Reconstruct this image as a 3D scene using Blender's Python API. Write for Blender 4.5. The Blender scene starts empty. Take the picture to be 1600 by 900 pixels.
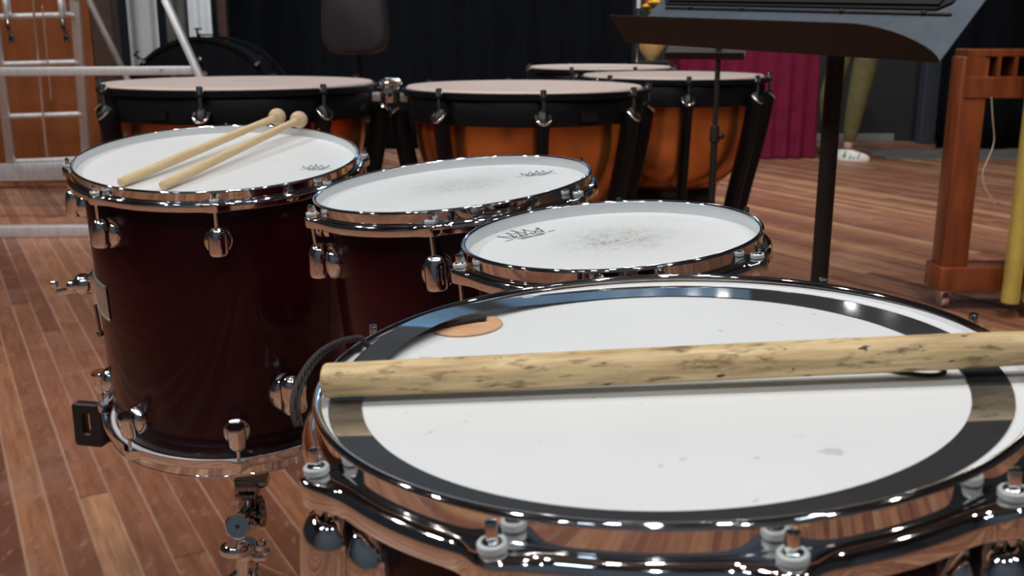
import bpy, bmesh, math, random
from math import sin, cos, pi, radians
from mathutils import Vector, Matrix
random.seed(7)
scene = bpy.context.scene
COL = scene.collection

# ------------------------------------------------------------------ camera numbers
EYE = Vector((0, 0, 1.0)); PITCH = radians(14); FPX = 1600.0
def at(px, py, Y):
    """a point of the room that lies Y metres ahead of the eye"""
    d = Vector((0, cos(PITCH), -sin(PITCH))) + Vector(((px - 800) / FPX, 0, 0)) + Vector((0, sin(PITCH), cos(PITCH))) * ((450 - py) / FPX)
    return EYE + d * (Y / d.y)

# ------------------------------------------------------------------ mesh builder
class MB:
    def __init__(s): s.bm = bmesh.new()
    def poly(s, verts, faces, M=None):
        vs = [s.bm.verts.new((M @ Vector(v)) if M else Vector(v)) for v in verts]
        for f in faces:
            try: s.bm.faces.new([vs[i] for i in f])
            except ValueError: pass
        return s
    def box(s, c, size, M=None, bevel=0.0, seg=2):
        b = bmesh.new(); bmesh.ops.create_cube(b, size=1.0)
        for v in b.verts: v.co = Vector((v.co.x * size[0], v.co.y * size[1], v.co.z * size[2]))
        if bevel > 0: bmesh.ops.bevel(b, geom=list(b.edges), offset=bevel, segments=seg, profile=0.5, affect='EDGES')
        T = Matrix.Translation(Vector(c)); return s._merge(b, (M @ T) if M else T)
    def _merge(s, b, M):
        b.verts.index_update(); b.verts.ensure_lookup_table()
        vs = [s.bm.verts.new(M @ v.co) for v in b.verts]
        for f in b.faces:
            try: s.bm.faces.new([vs[v.index] for v in f.verts])
            except ValueError: pass
        b.free(); return s
    def sphere(s, c, r, M=None, scale=(1, 1, 1), u=24, v=16):
        b = bmesh.new(); bmesh.ops.create_uvsphere(b, u_segments=u, v_segments=v, radius=r)
        T = Matrix.Translation(Vector(c)) @ Matrix.Diagonal((*scale, 1)); return s._merge(b, (M @ T) if M else T)
    def lathe(s, prof, n=64, M=None, closed=False, mod=None):
        """prof: (r, z) list about the z axis; closed joins its last point to its first; mod(r,z,angle) -> (r,z)"""
        rings = []
        for r, z in prof:
            if r <= 1e-7:
                p = Vector((0, 0, z)); rings.append([s.bm.verts.new((M @ p) if M else p)])
            else:
                ring = []
                for k in range(n):
                    a = 2 * pi * k / n
                    rr, zz = mod(r, z, a) if mod else (r, z)
                    p = Vector((rr * cos(a), rr * sin(a), zz)); ring.append(s.bm.verts.new((M @ p) if M else p))
                rings.append(ring)
        pairs = list(zip(rings, rings[1:])) + ([(rings[-1], rings[0])] if closed else [])
        for A, B in pairs:
            for k in range(n):
                k2 = (k + 1) % n
                q = []
                q += [A[0]] if len(A) == 1 else [A[k], A[k2]]
                q += [B[0]] if len(B) == 1 else [B[k2], B[k]]
                if len(q) >= 3:
                    try: s.bm.faces.new(q)
                    except ValueError: pass
        return s
    def cyl(s, a, b, r, r2=None, n=20, bev=0.0):
        a = Vector(a); b = Vector(b); r2 = r if r2 is None else r2
        d = b - a; L = d.length
        M = Matrix.Translation(a) @ d.to_track_quat('Z', 'Y').to_matrix().to_4x4()
        e = min(bev, r * .9, r2 * .9, L * .4)
        prof = [(0, 0), (r - e, 0)] + ([(r, e)] if e else []) + ([(r2, L - e)] if e else []) + [(r2 - e if e else r2, L), (0, L)]
        return s.lathe(prof, n, M)
    def tube(s, pts, r, n=12, caps=True, scale=None):
        """sweep a circle along points; r a number or a list; scale=(across,along) squashes it"""
        P = [Vector(p) for p in pts]; N = len(P)
        rs = r if isinstance(r, (list, tuple)) else [r] * N
        T = [(P[min(i + 1, N - 1)] - P[max(i - 1, 0)]).normalized() for i in range(N)]
        ref = Vector((0, 0, 1)) if abs(T[0].z) < .9 else Vector((1, 0, 0))
        U = (ref - T[0] * ref.dot(T[0])).normalized(); rings = []
        sx, sy = scale or (1, 1)
        for i in range(N):
            U = (U - T[i] * U.dot(T[i])).normalized(); W = T[i].cross(U)
            rings.append([s.bm.verts.new(P[i] + (U * cos(2 * pi * k / n) * sx + W * sin(2 * pi * k / n) * sy) * rs[i]) for k in range(n)])
        for A, B in zip(rings, rings[1:]):
            for k in range(n): s.bm.faces.new([A[k], A[(k + 1) % n], B[(k + 1) % n], B[k]])
        if caps: s.bm.faces.new(rings[0][::-1]); s.bm.faces.new(rings[-1])
        return s
    def bar(s, a, b, w, h, up=(0, 0, 1), bevel=0.0):
        a = Vector(a); b = Vector(b); d = (b - a); L = d.length; x = d.normalized()
        u = Vector(up); y = u.cross(x).normalized(); z = x.cross(y)
        M = Matrix((x, y, z)).transposed().to_4x4(); M.translation = (a + b) / 2
        return s.box((0, 0, 0), (L, w, h), M, bevel)
    def build(s, name, mat, parent=None, smooth=True, angle=38):
        bmesh.ops.recalc_face_normals(s.bm, faces=list(s.bm.faces))
        me = bpy.data.meshes.new(name); s.bm.to_mesh(me); s.bm.free()
        if smooth:
            for p in me.polygons: p.use_smooth = True
            me.set_sharp_from_angle(angle=radians(angle))
        me.materials.append(mat)
        o = bpy.data.objects.new(name, me); COL.objects.link(o)
        if parent is not None: o.parent = parent
        return o

def tag(o, label=None, cat=None, group=None, kind=None):
    if label: o['label'] = label
    if cat: o['category'] = cat
    if group: o['group'] = group
    if kind: o['kind'] = kind
    return o
def thing(name, label, cat, loc=(0, 0, 0), rot=None, group=None):
    o = bpy.data.objects.new(name, None); COL.objects.link(o); o.empty_display_size = .05
    o.location = loc
    if rot is not None: o.rotation_euler = rot
    return tag(o, label, cat, group)
def struct(name, mb, m, smooth=False): return tag(mb.build(name, m, None, smooth), kind='structure')

# ------------------------------------------------------------------ materials
class NT:
    def __init__(s, name):
        s.m = bpy.data.materials.new(name); s.m.use_nodes = True
        s.t = s.m.node_tree; s.p = s.t.nodes['Principled BSDF']
    def n(s, kind, **kw):
        nd = s.t.nodes.new(kind)
        for k, v in kw.items():
            if hasattr(nd, k) and k not in nd.inputs: setattr(nd, k, v)
            else: nd.inputs[k].default_value = v
        return nd
    def l(s, a, b): s.t.links.new(a, b)
    def math(s, op, a, b=None, c=None):
        nd = s.t.nodes.new('ShaderNodeMath'); nd.operation = op
        for i, v in enumerate((a, b, c)):
            if v is None: continue
            if hasattr(v, 'links'): s.l(v, nd.inputs[i])
            else: nd.inputs[i].default_value = v
        return nd.outputs[0]
    def ramp(s, fac, stops, interp='LINEAR'):
        nd = s.t.nodes.new('ShaderNodeValToRGB'); nd.color_ramp.interpolation = interp
        e = nd.color_ramp.elements
        while len(e) < len(stops): e.new(.5)
        for el, (p, c) in zip(e, stops): el.position = p; el.color = (*c, 1)
        s.l(fac, nd.inputs[0]); return nd.outputs[0]
    def mix(s, fac, a, b, mode='MIX'):
        nd = s.t.nodes.new('ShaderNodeMix'); nd.data_type = 'RGBA'; nd.blend_type = mode
        for i, v in ((0, fac), (6, a), (7, b)):
            if hasattr(v, 'links'): s.l(v, nd.inputs[i])
            else: nd.inputs[i].default_value = v if i == 0 else (*v, 1)
        return nd.outputs[2]
    def obj(s, scale=(1, 1, 1), rot=(0, 0, 0)):
        tc = s.t.nodes.new('ShaderNodeTexCoord'); mp = s.t.nodes.new('ShaderNodeMapping')
        mp.inputs['Scale'].default_value = scale; mp.inputs['Rotation'].default_value = rot
        s.l(tc.outputs['Object'], mp.inputs['Vector']); return mp.outputs[0]
    def noise(s, vec, scale, detail=4, rough=.55):
        nd = s.t.nodes.new('ShaderNodeTexNoise'); nd.inputs['Scale'].default_value = scale
        nd.inputs['Detail'].default_value = detail; nd.inputs['Roughness'].default_value = rough
        s.l(vec, nd.inputs['Vector']); return nd.outputs['Fac']
    def bump(s, h, strength=.2, dist=.002):
        nd = s.t.nodes.new('ShaderNodeBump'); nd.inputs['Strength'].default_value = strength; nd.inputs['Distance'].default_value = dist
        s.l(h, nd.inputs['Height']); s.l(nd.outputs[0], s.p.inputs['Normal'])
    def base(s, col):
        if hasattr(col, 'links'): s.l(col, s.p.inputs['Base Color'])
        else: s.p.inputs['Base Color'].default_value = (*col, 1)
        return s
    def set(s, **kw):
        for k, v in kw.items(): s.p.inputs[k.replace('_', ' ')].default_value = v
        return s

def simple(name, col, rough=.5, metal=0.0, var=.12, scale=30, coat=0.0, bump=0.0, spec=.5):
    t = NT(name); v = t.noise(t.obj(), scale)
    dark = tuple(c * (1 - var) for c in col); lite = tuple(min(1, c * (1 + var)) for c in col)
    t.base(t.ramp(v, [(.3, dark), (.7, lite)])).set(Roughness=rough, Metallic=metal, Coat_Weight=coat, Specular_IOR_Level=spec)
    if bump: t.bump(v, bump)
    return t.m

M = {}
# chrome with the faintest smears in its polish
t = NT('chrome'); v = t.noise(t.obj(), 55, 3)
t.base((.86, .86, .87)).set(Metallic=1.0); t.l(t.ramp(v, [(.35, (.03,) * 3), (.75, (.065,) * 3)]), t.p.inputs['Roughness']); M['chrome'] = t.m
M['inner_reflect'] = simple('satin_reflection', (.70, .73, .76), .42, .6, .01, 10)  # pale grey painted in for the white head mirrored in the hoop
M['dark_chrome'] = simple('dark_chrome', (.30, .29, .28), .12, 1.0, .1)
t = NT('maroon_lacquer'); v = t.noise(t.obj((1, 1, .25)), 9, 3)
t.base(t.ramp(v, [(.3, (.020, .0006, .0030)), (.7, (.036, .0010, .0055))])).set(Roughness=.3, Coat_Weight=.30, Coat_Roughness=.05, Specular_IOR_Level=.15); M['maroon'] = t.m
def drumhead(name, stain=None, specks=0.0):
    t = NT(name); o = t.obj(); base = None
    col = t.ramp(t.noise(o, 14, 3), [(.3, (.70, .725, .74)), (.7, (.73, .755, .77))])
    if stain:
        cx, cy, sx, sy, amt = stain
        sep = t.n('ShaderNodeSeparateXYZ'); t.l(o, sep.inputs[0])
        dx = t.math('DIVIDE', t.math('SUBTRACT', sep.outputs[0], cx), sx); dy = t.math('DIVIDE', t.math('SUBTRACT', sep.outputs[1], cy), sy)
        r2 = t.math('ADD', t.math('MULTIPLY', dx, dx), t.math('MULTIPLY', dy, dy))
        g = t.math('POWER', 2.718, t.math('MULTIPLY', r2, -1.0))
        n1 = t.ramp(t.noise(o, 60, 6, .7), [(.38, (0, 0, 0)), (.66, (1, 1, 1))])
        n2 = t.ramp(t.noise(o, 230, 4, .7), [(.40, (.35,) * 3), (.68, (1, 1, 1))])
        k = t.math('MULTIPLY', g, t.math('MULTIPLY', t.math('ADD', .35, t.math('MULTIPLY', n1, .65)), t.math('MULTIPLY', n2, amt)))
        col = t.mix(k, col, (.20, .215, .135))
    if specks:
        k = t.ramp(t.noise(o, 75, 2), [(.715, (0, 0, 0)), (.74, (1, 1, 1))])
        col = t.mix(t.math('MULTIPLY', k, specks), col, (.4, .41, .40))
    t.base(col).set(Roughness=.42, Specular_IOR_Level=.35); t.bump(t.noise(o, 900, 2), .06, .0003); return t.m
M['head_clean'] = drumhead('white_head_clean')
M['head_two'] = drumhead('white_head_worn', (.006, .030, .062, .050, .75))
M['head_three'] = drumhead('white_head_struck', (.008, .016, .050, .048, 1.15))
M['head_front'] = drumhead('white_head_specked', None, .5)
M['ink'] = simple('printed_ink', (.10, .11, .12), .6)
M['nylon'] = simple('white_nylon', (.52, .56, .57), .4)
t = NT('mirror_film'); v = t.noise(t.obj(), 30, 3)
t.base(t.ramp(v, [(.3, (.42, .42, .43)), (.7, (.48, .48, .49))])).set(Metallic=.92, Roughness=.05); t.bump(t.noise(t.obj(), 14, 2), .03, .004); M['film'] = t.m
M['leather'] = simple('tan_leather', (.62, .36, .21), .6, 0, .15, 60, bump=.15)
M['leather_edge'] = simple('leather_cut_edge', (.36, .20, .12), .7)
t = NT('black_braid'); w = t.n('ShaderNodeTexWave', Scale=260.0, Distortion=2.0); t.l(t.obj(), w.inputs['Vector'])
t.base(t.ramp(w.outputs['Fac'], [(.2, (.004, .004, .004)), (.8, (.055, .048, .045))])).set(Roughness=.75); t.bump(w.outputs['Fac'], .6, .001); M['cord'] = t.m
def wood_stick(name, c1, c2, speck, axis):
    t = NT(name); sc = [1, 1, 1]; sc[axis] = .07
    o = t.obj(tuple(sc)); o2 = t.obj()
    g = t.noise(o, 260, 5, .6); col = t.ramp(g, [(.30, c1), (.62, c2)])
    g2 = t.ramp(t.noise(t.obj(tuple(.25 if i == axis else 1 for i in range(3))), 190, 4, .65), [(.54, (0, 0, 0)), (.68, (1, 1, 1))])
    col = t.mix(t.math('MULTIPLY', g2, speck), col, (.16, .10, .045))
    d = t.ramp(t.noise(t.obj(tuple(.45 if i == axis else 1 for i in range(3))), 210, 2), [(.69, (0, 0, 0)), (.73, (1, 1, 1))])
    col = t.mix(t.math('MULTIPLY', d, min(1, speck * 1.6)), col, (.03, .02, .012))
    t.base(col).set(Roughness=.48); t.bump(g, .15, .0006); return t.m
M['hickory'] = wood_stick('worn_hickory', (.38, .25, .11), (.74, .56, .30), 1.0, 0)
M['maple'] = wood_stick('pale_maple', (.62, .45, .24), (.76, .60, .37), .10, 2)
M['ball'] = simple('wooden_ball', (.62, .46, .29), .45, 0, .12, 70)
M['black_plastic'] = simple('black_plastic', (.012, .012, .013), .45)
M['black_metal'] = simple('black_painted_metal', (.0035, .0035, .0045), .35, spec=.3)
M['rubber'] = simple('black_rubber', (.015, .015, .015), .75)
M['silver_plate'] = simple('silver_badge', (.55, .53, .50), .35, .8)
t = NT('copper'); v = t.noise(t.obj(), 7, 5, .6)
t.base(t.ramp(v, [(.3, (.70, .24, .065)), (.7, (.85, .33, .105))])).set(Metallic=.85, Roughness=.24); t.bump(t.noise(t.obj(), 9, 3), .05, .01); M['copper'] = t.m
M['kettle_head'] = simple('cream_kettle_head', (.56, .45, .40), .5, 0, .06, 6)
M['counterhoop'] = simple('black_counterhoop', (.004, .004, .005), .38, spec=.25)
t = NT('aluminium'); v = t.noise(t.obj((1, 1, .1)), 60, 3)
t.base(t.ramp(v, [(.3, (.56, .56, .57)), (.7, (.70, .70, .71))])).set(Metallic=.55, Roughness=.40); M['alu'] = t.m
M['shaded_alu'] = simple('shaded_aluminium', (.22, .19, .18), .5, .5, .15, 40)  # aluminium darkened to paint the shadow on the far sloping leg
M['rope'] = simple('pale_rope', (.50, .40, .33), .9, 0, .3, 400)
M['string'] = simple('pale_string', (.62, .50, .38), .9, 0, .3, 300)
t = NT('stand_grey'); v = t.noise(t.obj(), 40, 4)
t.base(t.ramp(v, [(.3, (.105, .13, .16)), (.7, (.13, .16, .195))])).set(Roughness=.45, Metallic=.35); M['stand_grey'] = t.m
M['stand_dark'] = simple('stand_dark_enamel', (.012, .009, .008), .5)
M['folder'] = simple('black_folder', (.006, .006, .007), .6)
t = NT('black_velvet'); v = t.noise(t.obj((1, 1, .12)), 22, 4)
t.base(t.ramp(v, [(.3, (.0025, .0032, .0045)), (.7, (.0045, .0058, .0078))])).set(Roughness=.95, Specular_IOR_Level=.1); M['velvet'] = t.m
M['reflect_cloth'] = simple('blue_reflect_cloth', (.22, .37, .50), .9, 0, .08, 1.2, spec=.1)
M['pale_cloth'] = simple('pale_cloth', (.66, .70, .74), .9, 0, .08, 5, spec=.1)
M['grey_cloth'] = simple('greenish_cloth', (.17, .17, .15), .9, 0, .15, 5, spec=.1)
M['crimson'] = simple('crimson_cloth', (.15, .009, .034), .85, 0, .18, 9, spec=.15)
M['wall_dark'] = simple('dark_grey_paint', (.017, .017, .018), .8, 0, .1, 3)
M['wall_blue'] = simple('blue_grey_wall', (.13, .17, .21), .85, 0, .06, 2, spec=.1)
M['wall_post'] = simple('grey_post_paint', (.050, .056, .068), .7)
M['skirting'] = simple('grey_skirting', (.22, .21, .20), .6)
M['floor_grey'] = simple('grey_floor_paint', (.13, .125, .12), .6, 0, .2, 8)
M['ceiling'] = simple('dark_ceiling', (.085, .072, .065), .9)
M['timber_dark'] = simple('dark_timber', (.045, .020, .011), .55, 0, .2, 10)
t = NT('orange_panel'); v = t.noise(t.obj((1, 1, .16)), 7, 6, .6); v2 = t.noise(t.obj((1, 1, .03)), 60, 3)
c = t.ramp(v, [(.28, (.150, .042, .012)), (.72, (.275, .084, .024))]); c = t.mix(t.math('MULTIPLY', v2, .35), c, (.12, .033, .010)); t.base(c).set(Roughness=.38); M['panel'] = t.m
t = NT('red_varnish'); v = t.noise(t.obj((1, 1, .18)), 26, 5, .6)
t.base(t.ramp(v, [(.28, (.13, .028, .009)), (.72, (.28, .068, .020))])).set(Roughness=.33, Coat_Weight=.25); M['varnish'] = t.m
M['slot'] = simple('slot_shade', (.02, .008, .004), .8)
M['brass'] = simple('brass', (.72, .56, .13), .42, .45, .1, 20)
M['upholstery'] = simple('charcoal_upholstery', (.018, .016, .019), .42, 0, .1, 60)
M['skin'] = simple('skin', (.55, .33, .24), .55)
M['olive'] = simple('olive_trousers', (.105, .090, .032), .9, 0, .22, 14)
M['shirt'] = simple('black_top', (.02, .02, .022), .9)
M['hair'] = simple('dark_hair', (.02, .014, .01), .6)
M['shoe'] = simple('white_shoe', (.72, .72, .66), .5)
M['green'] = simple('green_stripe', (.09, .22, .12), .5)
M['petal_yellow'] = simple('yellow_petal', (.80, .48, .03), .7)
M['petal_red'] = simple('red_petal', (.30, .015, .02), .7)
M['leaf'] = simple('leaf', (.03, .09, .02), .6)
M['wicker'] = simple('wicker', (.62, .42, .17), .8, 0, .3, 60)
M['clear_plate'] = simple('etched_plate', (.62, .58, .55), .3, .9)

# plank floor: boards run away to the left
BOARD_DIR = math.atan2(-.491, .871)        # from +y towards -x
t = NT('plank_floor'); W = .063
mp = t.obj((1, 1, 1), (0, 0, BOARD_DIR)); sep = t.n('ShaderNodeSeparateXYZ'); t.l(mp, sep.inputs[0])
u = t.math('DIVIDE', sep.outputs[0], W); row = t.math('FLOOR', u); fu = t.math('FRACT', u)
wn = t.n('ShaderNodeTexWhiteNoise', noise_dimensions='1D'); t.l(row, wn.inputs['W'])
vv = t.math('ADD', t.math('DIVIDE', sep.outputs[1], 1.9), t.math('MULTIPLY', wn.outputs['Value'], 7.3)); colm = t.math('FLOOR', vv); fv = t.math('FRACT', vv)
cmb = t.n('ShaderNodeCombineXYZ'); t.l(row, cmb.inputs[0]); t.l(colm, cmb.inputs[1])
wn2 = t.n('ShaderNodeTexWhiteNoise', noise_dimensions='2D'); t.l(cmb.outputs[0], wn2.inputs['Vector'])
plank = t.ramp(wn2.outputs['Value'], [(.0, (.140, .048, .028)), (.20, (.300, .120, .062)), (.40, (.190, .068, .038)), (.58, (.400, .180, .086)), (.74, (.260, .098, .054)), (.90, (.46, .230, .120)), (1, (.52, .28, .145))])
cmb2 = t.n('ShaderNodeCombineXYZ'); t.l(t.math('ADD', sep.outputs[0], t.math('MULTIPLY', wn2.outputs['Value'], 9.0)), cmb2.inputs[0]); t.l(t.math('MULTIPLY', sep.outputs[1], .09), cmb2.inputs[1])
grain = t.noise(cmb2.outputs[0], 55, 6, .62)
plank = t.mix(t.ramp(grain, [(.35, (.60,) * 3), (.62, (0, 0, 0))]), plank, (.130, .048, .030))
blot = t.noise(mp, 3.2, 4, .6); plank = t.mix(t.ramp(blot, [(.52, (0, 0, 0)), (.80, (.42,) * 3)]), plank, (.40, .25, .19))
scr = t.ramp(t.noise(t.obj((1, .35, 1), (0, 0, BOARD_DIR + .7)), 48, 5, .7), [(.56, (0, 0, 0)), (.70, (.42,) * 3)]); plank = t.mix(scr, plank, (.44, .31, .24))
edge = t.math('MINIMUM', fu, t.math('SUBTRACT', 1.0, fu))
seam = t.ramp(edge, [(.02, (1, 1, 1)), (.075, (0, 0, 0))])
pale = t.noise(cmb2.outputs[0], 9, 4)
plank = t.mix(t.math('MULTIPLY', seam, t.ramp(pale, [(.36, (.10,) * 3), (.62, (.80,) * 3)])), plank, (.46, .30, .21))
butt = t.ramp(t.math('MINIMUM', fv, t.math('SUBTRACT', 1.0, fv)), [(.001, (1, 1, 1)), (.003, (0, 0, 0))]); plank = t.mix(t.math('MULTIPLY', butt, .6), plank, (.07, .03, .018))
t.base(plank); t.l(t.ramp(blot, [(.3, (.34,) * 3), (.75, (.50,) * 3)]), t.p.inputs['Roughness']); t.set(Specular_IOR_Level=.45)
t.bump(t.math('SUBTRACT', grain, t.math('MULTIPLY', seam, .6)), .12, .002); M['floor'] = t.m

# ------------------------------------------------------------------ the hall
struct('floor', MB().box((0, 3.5, -.05), (16, 15, .1)), M['floor'])
struct('ceiling', MB().box((0, 3.5, 6.05), (16, 15, .1)), M['ceiling'])
struct('wall_back', MB().box((0, 9.86, 3), (16, .1, 6)), M['wall_dark'])
a, b = at(-900, 300, 7.0), at(166, 300, 7.0)
struct('wall_left', MB().box(((a.x + b.x) / 2, 7.05, 2.4), (b.x - a.x, .1, 4.8)), M['panel'])
a, b = at(166, 300, 7.0), at(199, 300, 7.0)
struct('trim_1', MB().box(((a.x + b.x) / 2, 7.07, 2.4), (b.x - a.x - .004, .14, 4.8), bevel=.008), M['timber_dark'])
a, b = at(1340, 218, 9.8), at(1440, 218, 9.8)
struct('baseboard_back', MB().box((2.9, 9.79, .035), (1.45, .04, .07), bevel=.006), M['skirting'])
a = at(1453, 200, 9.5); struct('trim_2', MB().box((a.x, 9.6, 2.6), (.14, .14, 5.2), bevel=.01), M['wall_post'])
struct('trim_3', MB().box((5.4, 8.66, .004), (4.7, .62, .008), bevel=.003), M['floor_grey'])
def curtain(name, x0, x1, y, z0, z1, m, label, cat='curtain', pleat=.30, amp=.020, group=None, seed=0):
    rnd = random.Random(seed); n = max(24, int((x1 - x0) / pleat * 14)); ph = [rnd.uniform(0, 6.28) for _ in range(6)]
    mb = MB(); vs = []; rows = 7
    for j in range(rows + 1):
        z = z0 + (z1 - z0) * j / rows; k = 1.15 - .35 * j / rows
        for i in range(n + 1):
            x = x0 + (x1 - x0) * i / n; s = (x - x0) / pleat * 2 * pi
            vs.append((x, y + amp * k * (sin(s + .8 * sin(s * .31 + ph[0])) + .45 * sin(s * .47 + ph[1] + .15 * j)), z))
    fs = [(j * (n + 1) + i, j * (n + 1) + i + 1, (j + 1) * (n + 1) + i + 1, (j + 1) * (n + 1) + i) for j in range(rows) for i in range(n)]
    o = mb.poly(vs, fs).build(name, m, None, True, 80)
    sol = o.modifiers.new('thick', 'SOLIDIFY'); sol.thickness = .006
    return tag(o, label, cat, group)
curtain('stage_curtain', at(345, 100, 9.1).x, at(986, 100, 9.1).x, 9.1, .012, 2.55, M['velvet'], 'wide black stage curtain hanging behind the kettledrums and the chair', seed=1)
curtain('stage_curtain', at(1474, 100, 9.1).x, 7.6, 9.1, .012, 2.55, M['velvet'], 'black stage curtain behind the reddish wooden frame', seed=2)
curtain('reflection_cloth', -5.2, 2.0, 9.55, 2.5, 4.35, M['reflect_cloth'], 'added blue cloth, out of view above the black stage curtain, for reflections', 'backcloth', .5, .03, seed=3)  # unseen cloth, added to put blue into the ring's reflection
curtain('pale_drape', at(199, 50, 7.6).x, at(249, 50, 7.6).x, 7.6, .01, 2.9, M['pale_cloth'], 'pale grey hanging drape next to the wood panelled wall', 'drape', .12, .02, seed=4)
curtain('pale_drape', at(297, 50, 7.9).x, at(331, 50, 7.9).x, 7.9, .01, 2.9, M['pale_cloth'], 'narrow pale grey drape above the black bass drum', 'drape', .12, .02, seed=5)
curtain('greenish_drape', at(262, 50, 8.1).x, at(298, 50, 8.1).x, 8.1, .01, 2.9, M['grey_cloth'], 'dull greenish grey drape hanging between the two pale drapes', 'drape', .14, .02, seed=6)
a, b = at(343, 50, 8.0), at(357, 50, 8.0)
tag(MB().box(((a.x + b.x) / 2, 8.0, 1.45), (b.x - a.x, .08, 2.9), bevel=.006).build('timber_post', M['timber_dark']), 'slim brown timber post standing beside the narrow pale drape', 'post')

# ------------------------------------------------------------------ drums of the tom set
def rot_to(nrm, spin=0.0):
    n = Vector(nrm).normalized(); x = Vector((1, 0, 0)); x = (x - n * x.dot(n)).normalized(); y = n.cross(x)
    return Matrix((x, y, n)).transposed().to_euler()
def cylM(ang, r, z, flip=False):
    """frame at an angle round a drum: x radial, y round, z up (or down when flipped)"""
    R = Matrix.Rotation(ang, 4, 'Z')
    Mx = Matrix.Translation((r * cos(ang), r * sin(ang), z)) @ R
    if flip: Mx = Mx @ Matrix.Rotation(pi, 4, 'X')
    return Mx
def hoop_profile(R):
    fil = [(.0002 + .0065 * cos(radians(u)), -.0190 + .0065 * sin(radians(u))) for u in (88, 86, 74, 62, 50, 38, 26, 14, 2)]
    p = [(-.0050, -.0160), (-.0048, -.0030), (-.0045, -.0012), (-.0036, -.0002), (-.0024, .0002), (-.0010, -.0002), (-.0002, -.0011), (-.0001, -.0019), (-.0007, -.0026), (-.0010, -.0028), (-.0010, -.0030),
         (-.0010, -.0118), (-.0010, -.0121), (-.0006, -.0124)] + fil + [(.0067, -.0195), (.0067, -.0243), (.0066, -.0246), (.0062, -.0250), (.0054, -.0246), (.0053, -.0200), (.0040, -.0162), (.0010, -.0142), (-.0028, -.0160)]
    return [(R + a, b) for a, b in p]
def hoop_mesh(R, angs, flip_z=None, seg=288, kz=1.0):
    def mod(r, z, a):
        if r > R + .0001 and z < -.012:
            g = 0
            for t_ in angs:
                d = (a - t_ + pi) % (2 * pi) - pi; g = max(g, math.exp(-((d * R) / .0115) ** 2))
            k = min(1, (r - R) / .0060)
            r = r + .0100 * g * k
            z = z + .0036 * g * k * (1 if z > -.0192 else .3)
        return r, (z if flip_z is None else flip_z - z * kz)
    return MB().lathe(hoop_profile(R), seg, None, True, mod)
def satin_inside(o, R, polished=False):
    if polished: return o
    """the inner wall is pale satin, imitating the white head it mirrors"""
    o.data.materials.append(M['inner_reflect'])
    for p in o.data.polygons:
        c = p.center; r = math.hypot(c.x, c.y)
        if r < R - .0040 and -.0142 < c.z < -.0016: p.material_index = 1
    return o
def lug_mesh(Mx, k=1.0, off=.0188):
    mb = MB()
    mb.lathe([(0, .0150 * k), (.0120 * k, .0147 * k), (.0160 * k, .0132 * k), (.0190 * k, .0095 * k), (.0202 * k, .0050 * k), (.0205 * k, 0), (.0198 * k, -.002 * k), (0, -.002 * k)], 40, Mx @ Matrix.Rotation(pi / 2, 4, 'Y') @ Matrix.Diagonal((1.04, .96, 1, 1)))
    L = Mx @ Matrix.Translation((off, 0, .002 * k)) @ Matrix.Rotation(radians(-6), 4, 'Y')
    mb.lathe([(0, .0215 * k), (.0048 * k, .0212 * k), (.0090 * k, .0190 * k), (.0116 * k, .0145 * k), (.0124 * k, .009 * k), (.0126 * k, -.012 * k), (.0122 * k, -.0155 * k), (.0110 * k, -.0170 * k), (0, -.0172 * k)], 40, L)
    return mb
ROD_OUT = .0082
def rod_mesh(R, ang, z_head, z_end, flip=False):
    mb = MB(); rr = R + ROD_OUT; c, s_ = cos(ang), sin(ang)
    p = lambda z: (rr * c, rr * s_, z)
    s = 1 if z_head > z_end else -1
    mb.cyl(p(z_head - .0005 * s), p(z_end), .0024, n=14)
    if not flip:
        Mx = cylM(ang + .6, 0, 0) ; Mx.translation = Vector(p(z_head + .0046 * s))
        mb.box((0, 0, 0), (.0046, .0046, .0085), Mx, .0010)
        mb.cyl(p(z_head - .0004 * s), p(z_head + .0014 * s), .0042, .0037, n=24, bev=.0004)
    else:
        Mx = cylM(ang, 0, 0); Mx.translation = Vector(p(z_head))
        mb.sphere((0, 0, 0), .0040, Mx, (1, 1, .7), 16, 10)
    return mb
CROWN = [(-.5, -.12), (-.62, .34), (-.34, .10), (-.26, .48), (-.08, .14), (0, .62), (.08, .14), (.26, .48), (.34, .10), (.62, .34), (.5, -.12)]
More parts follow.
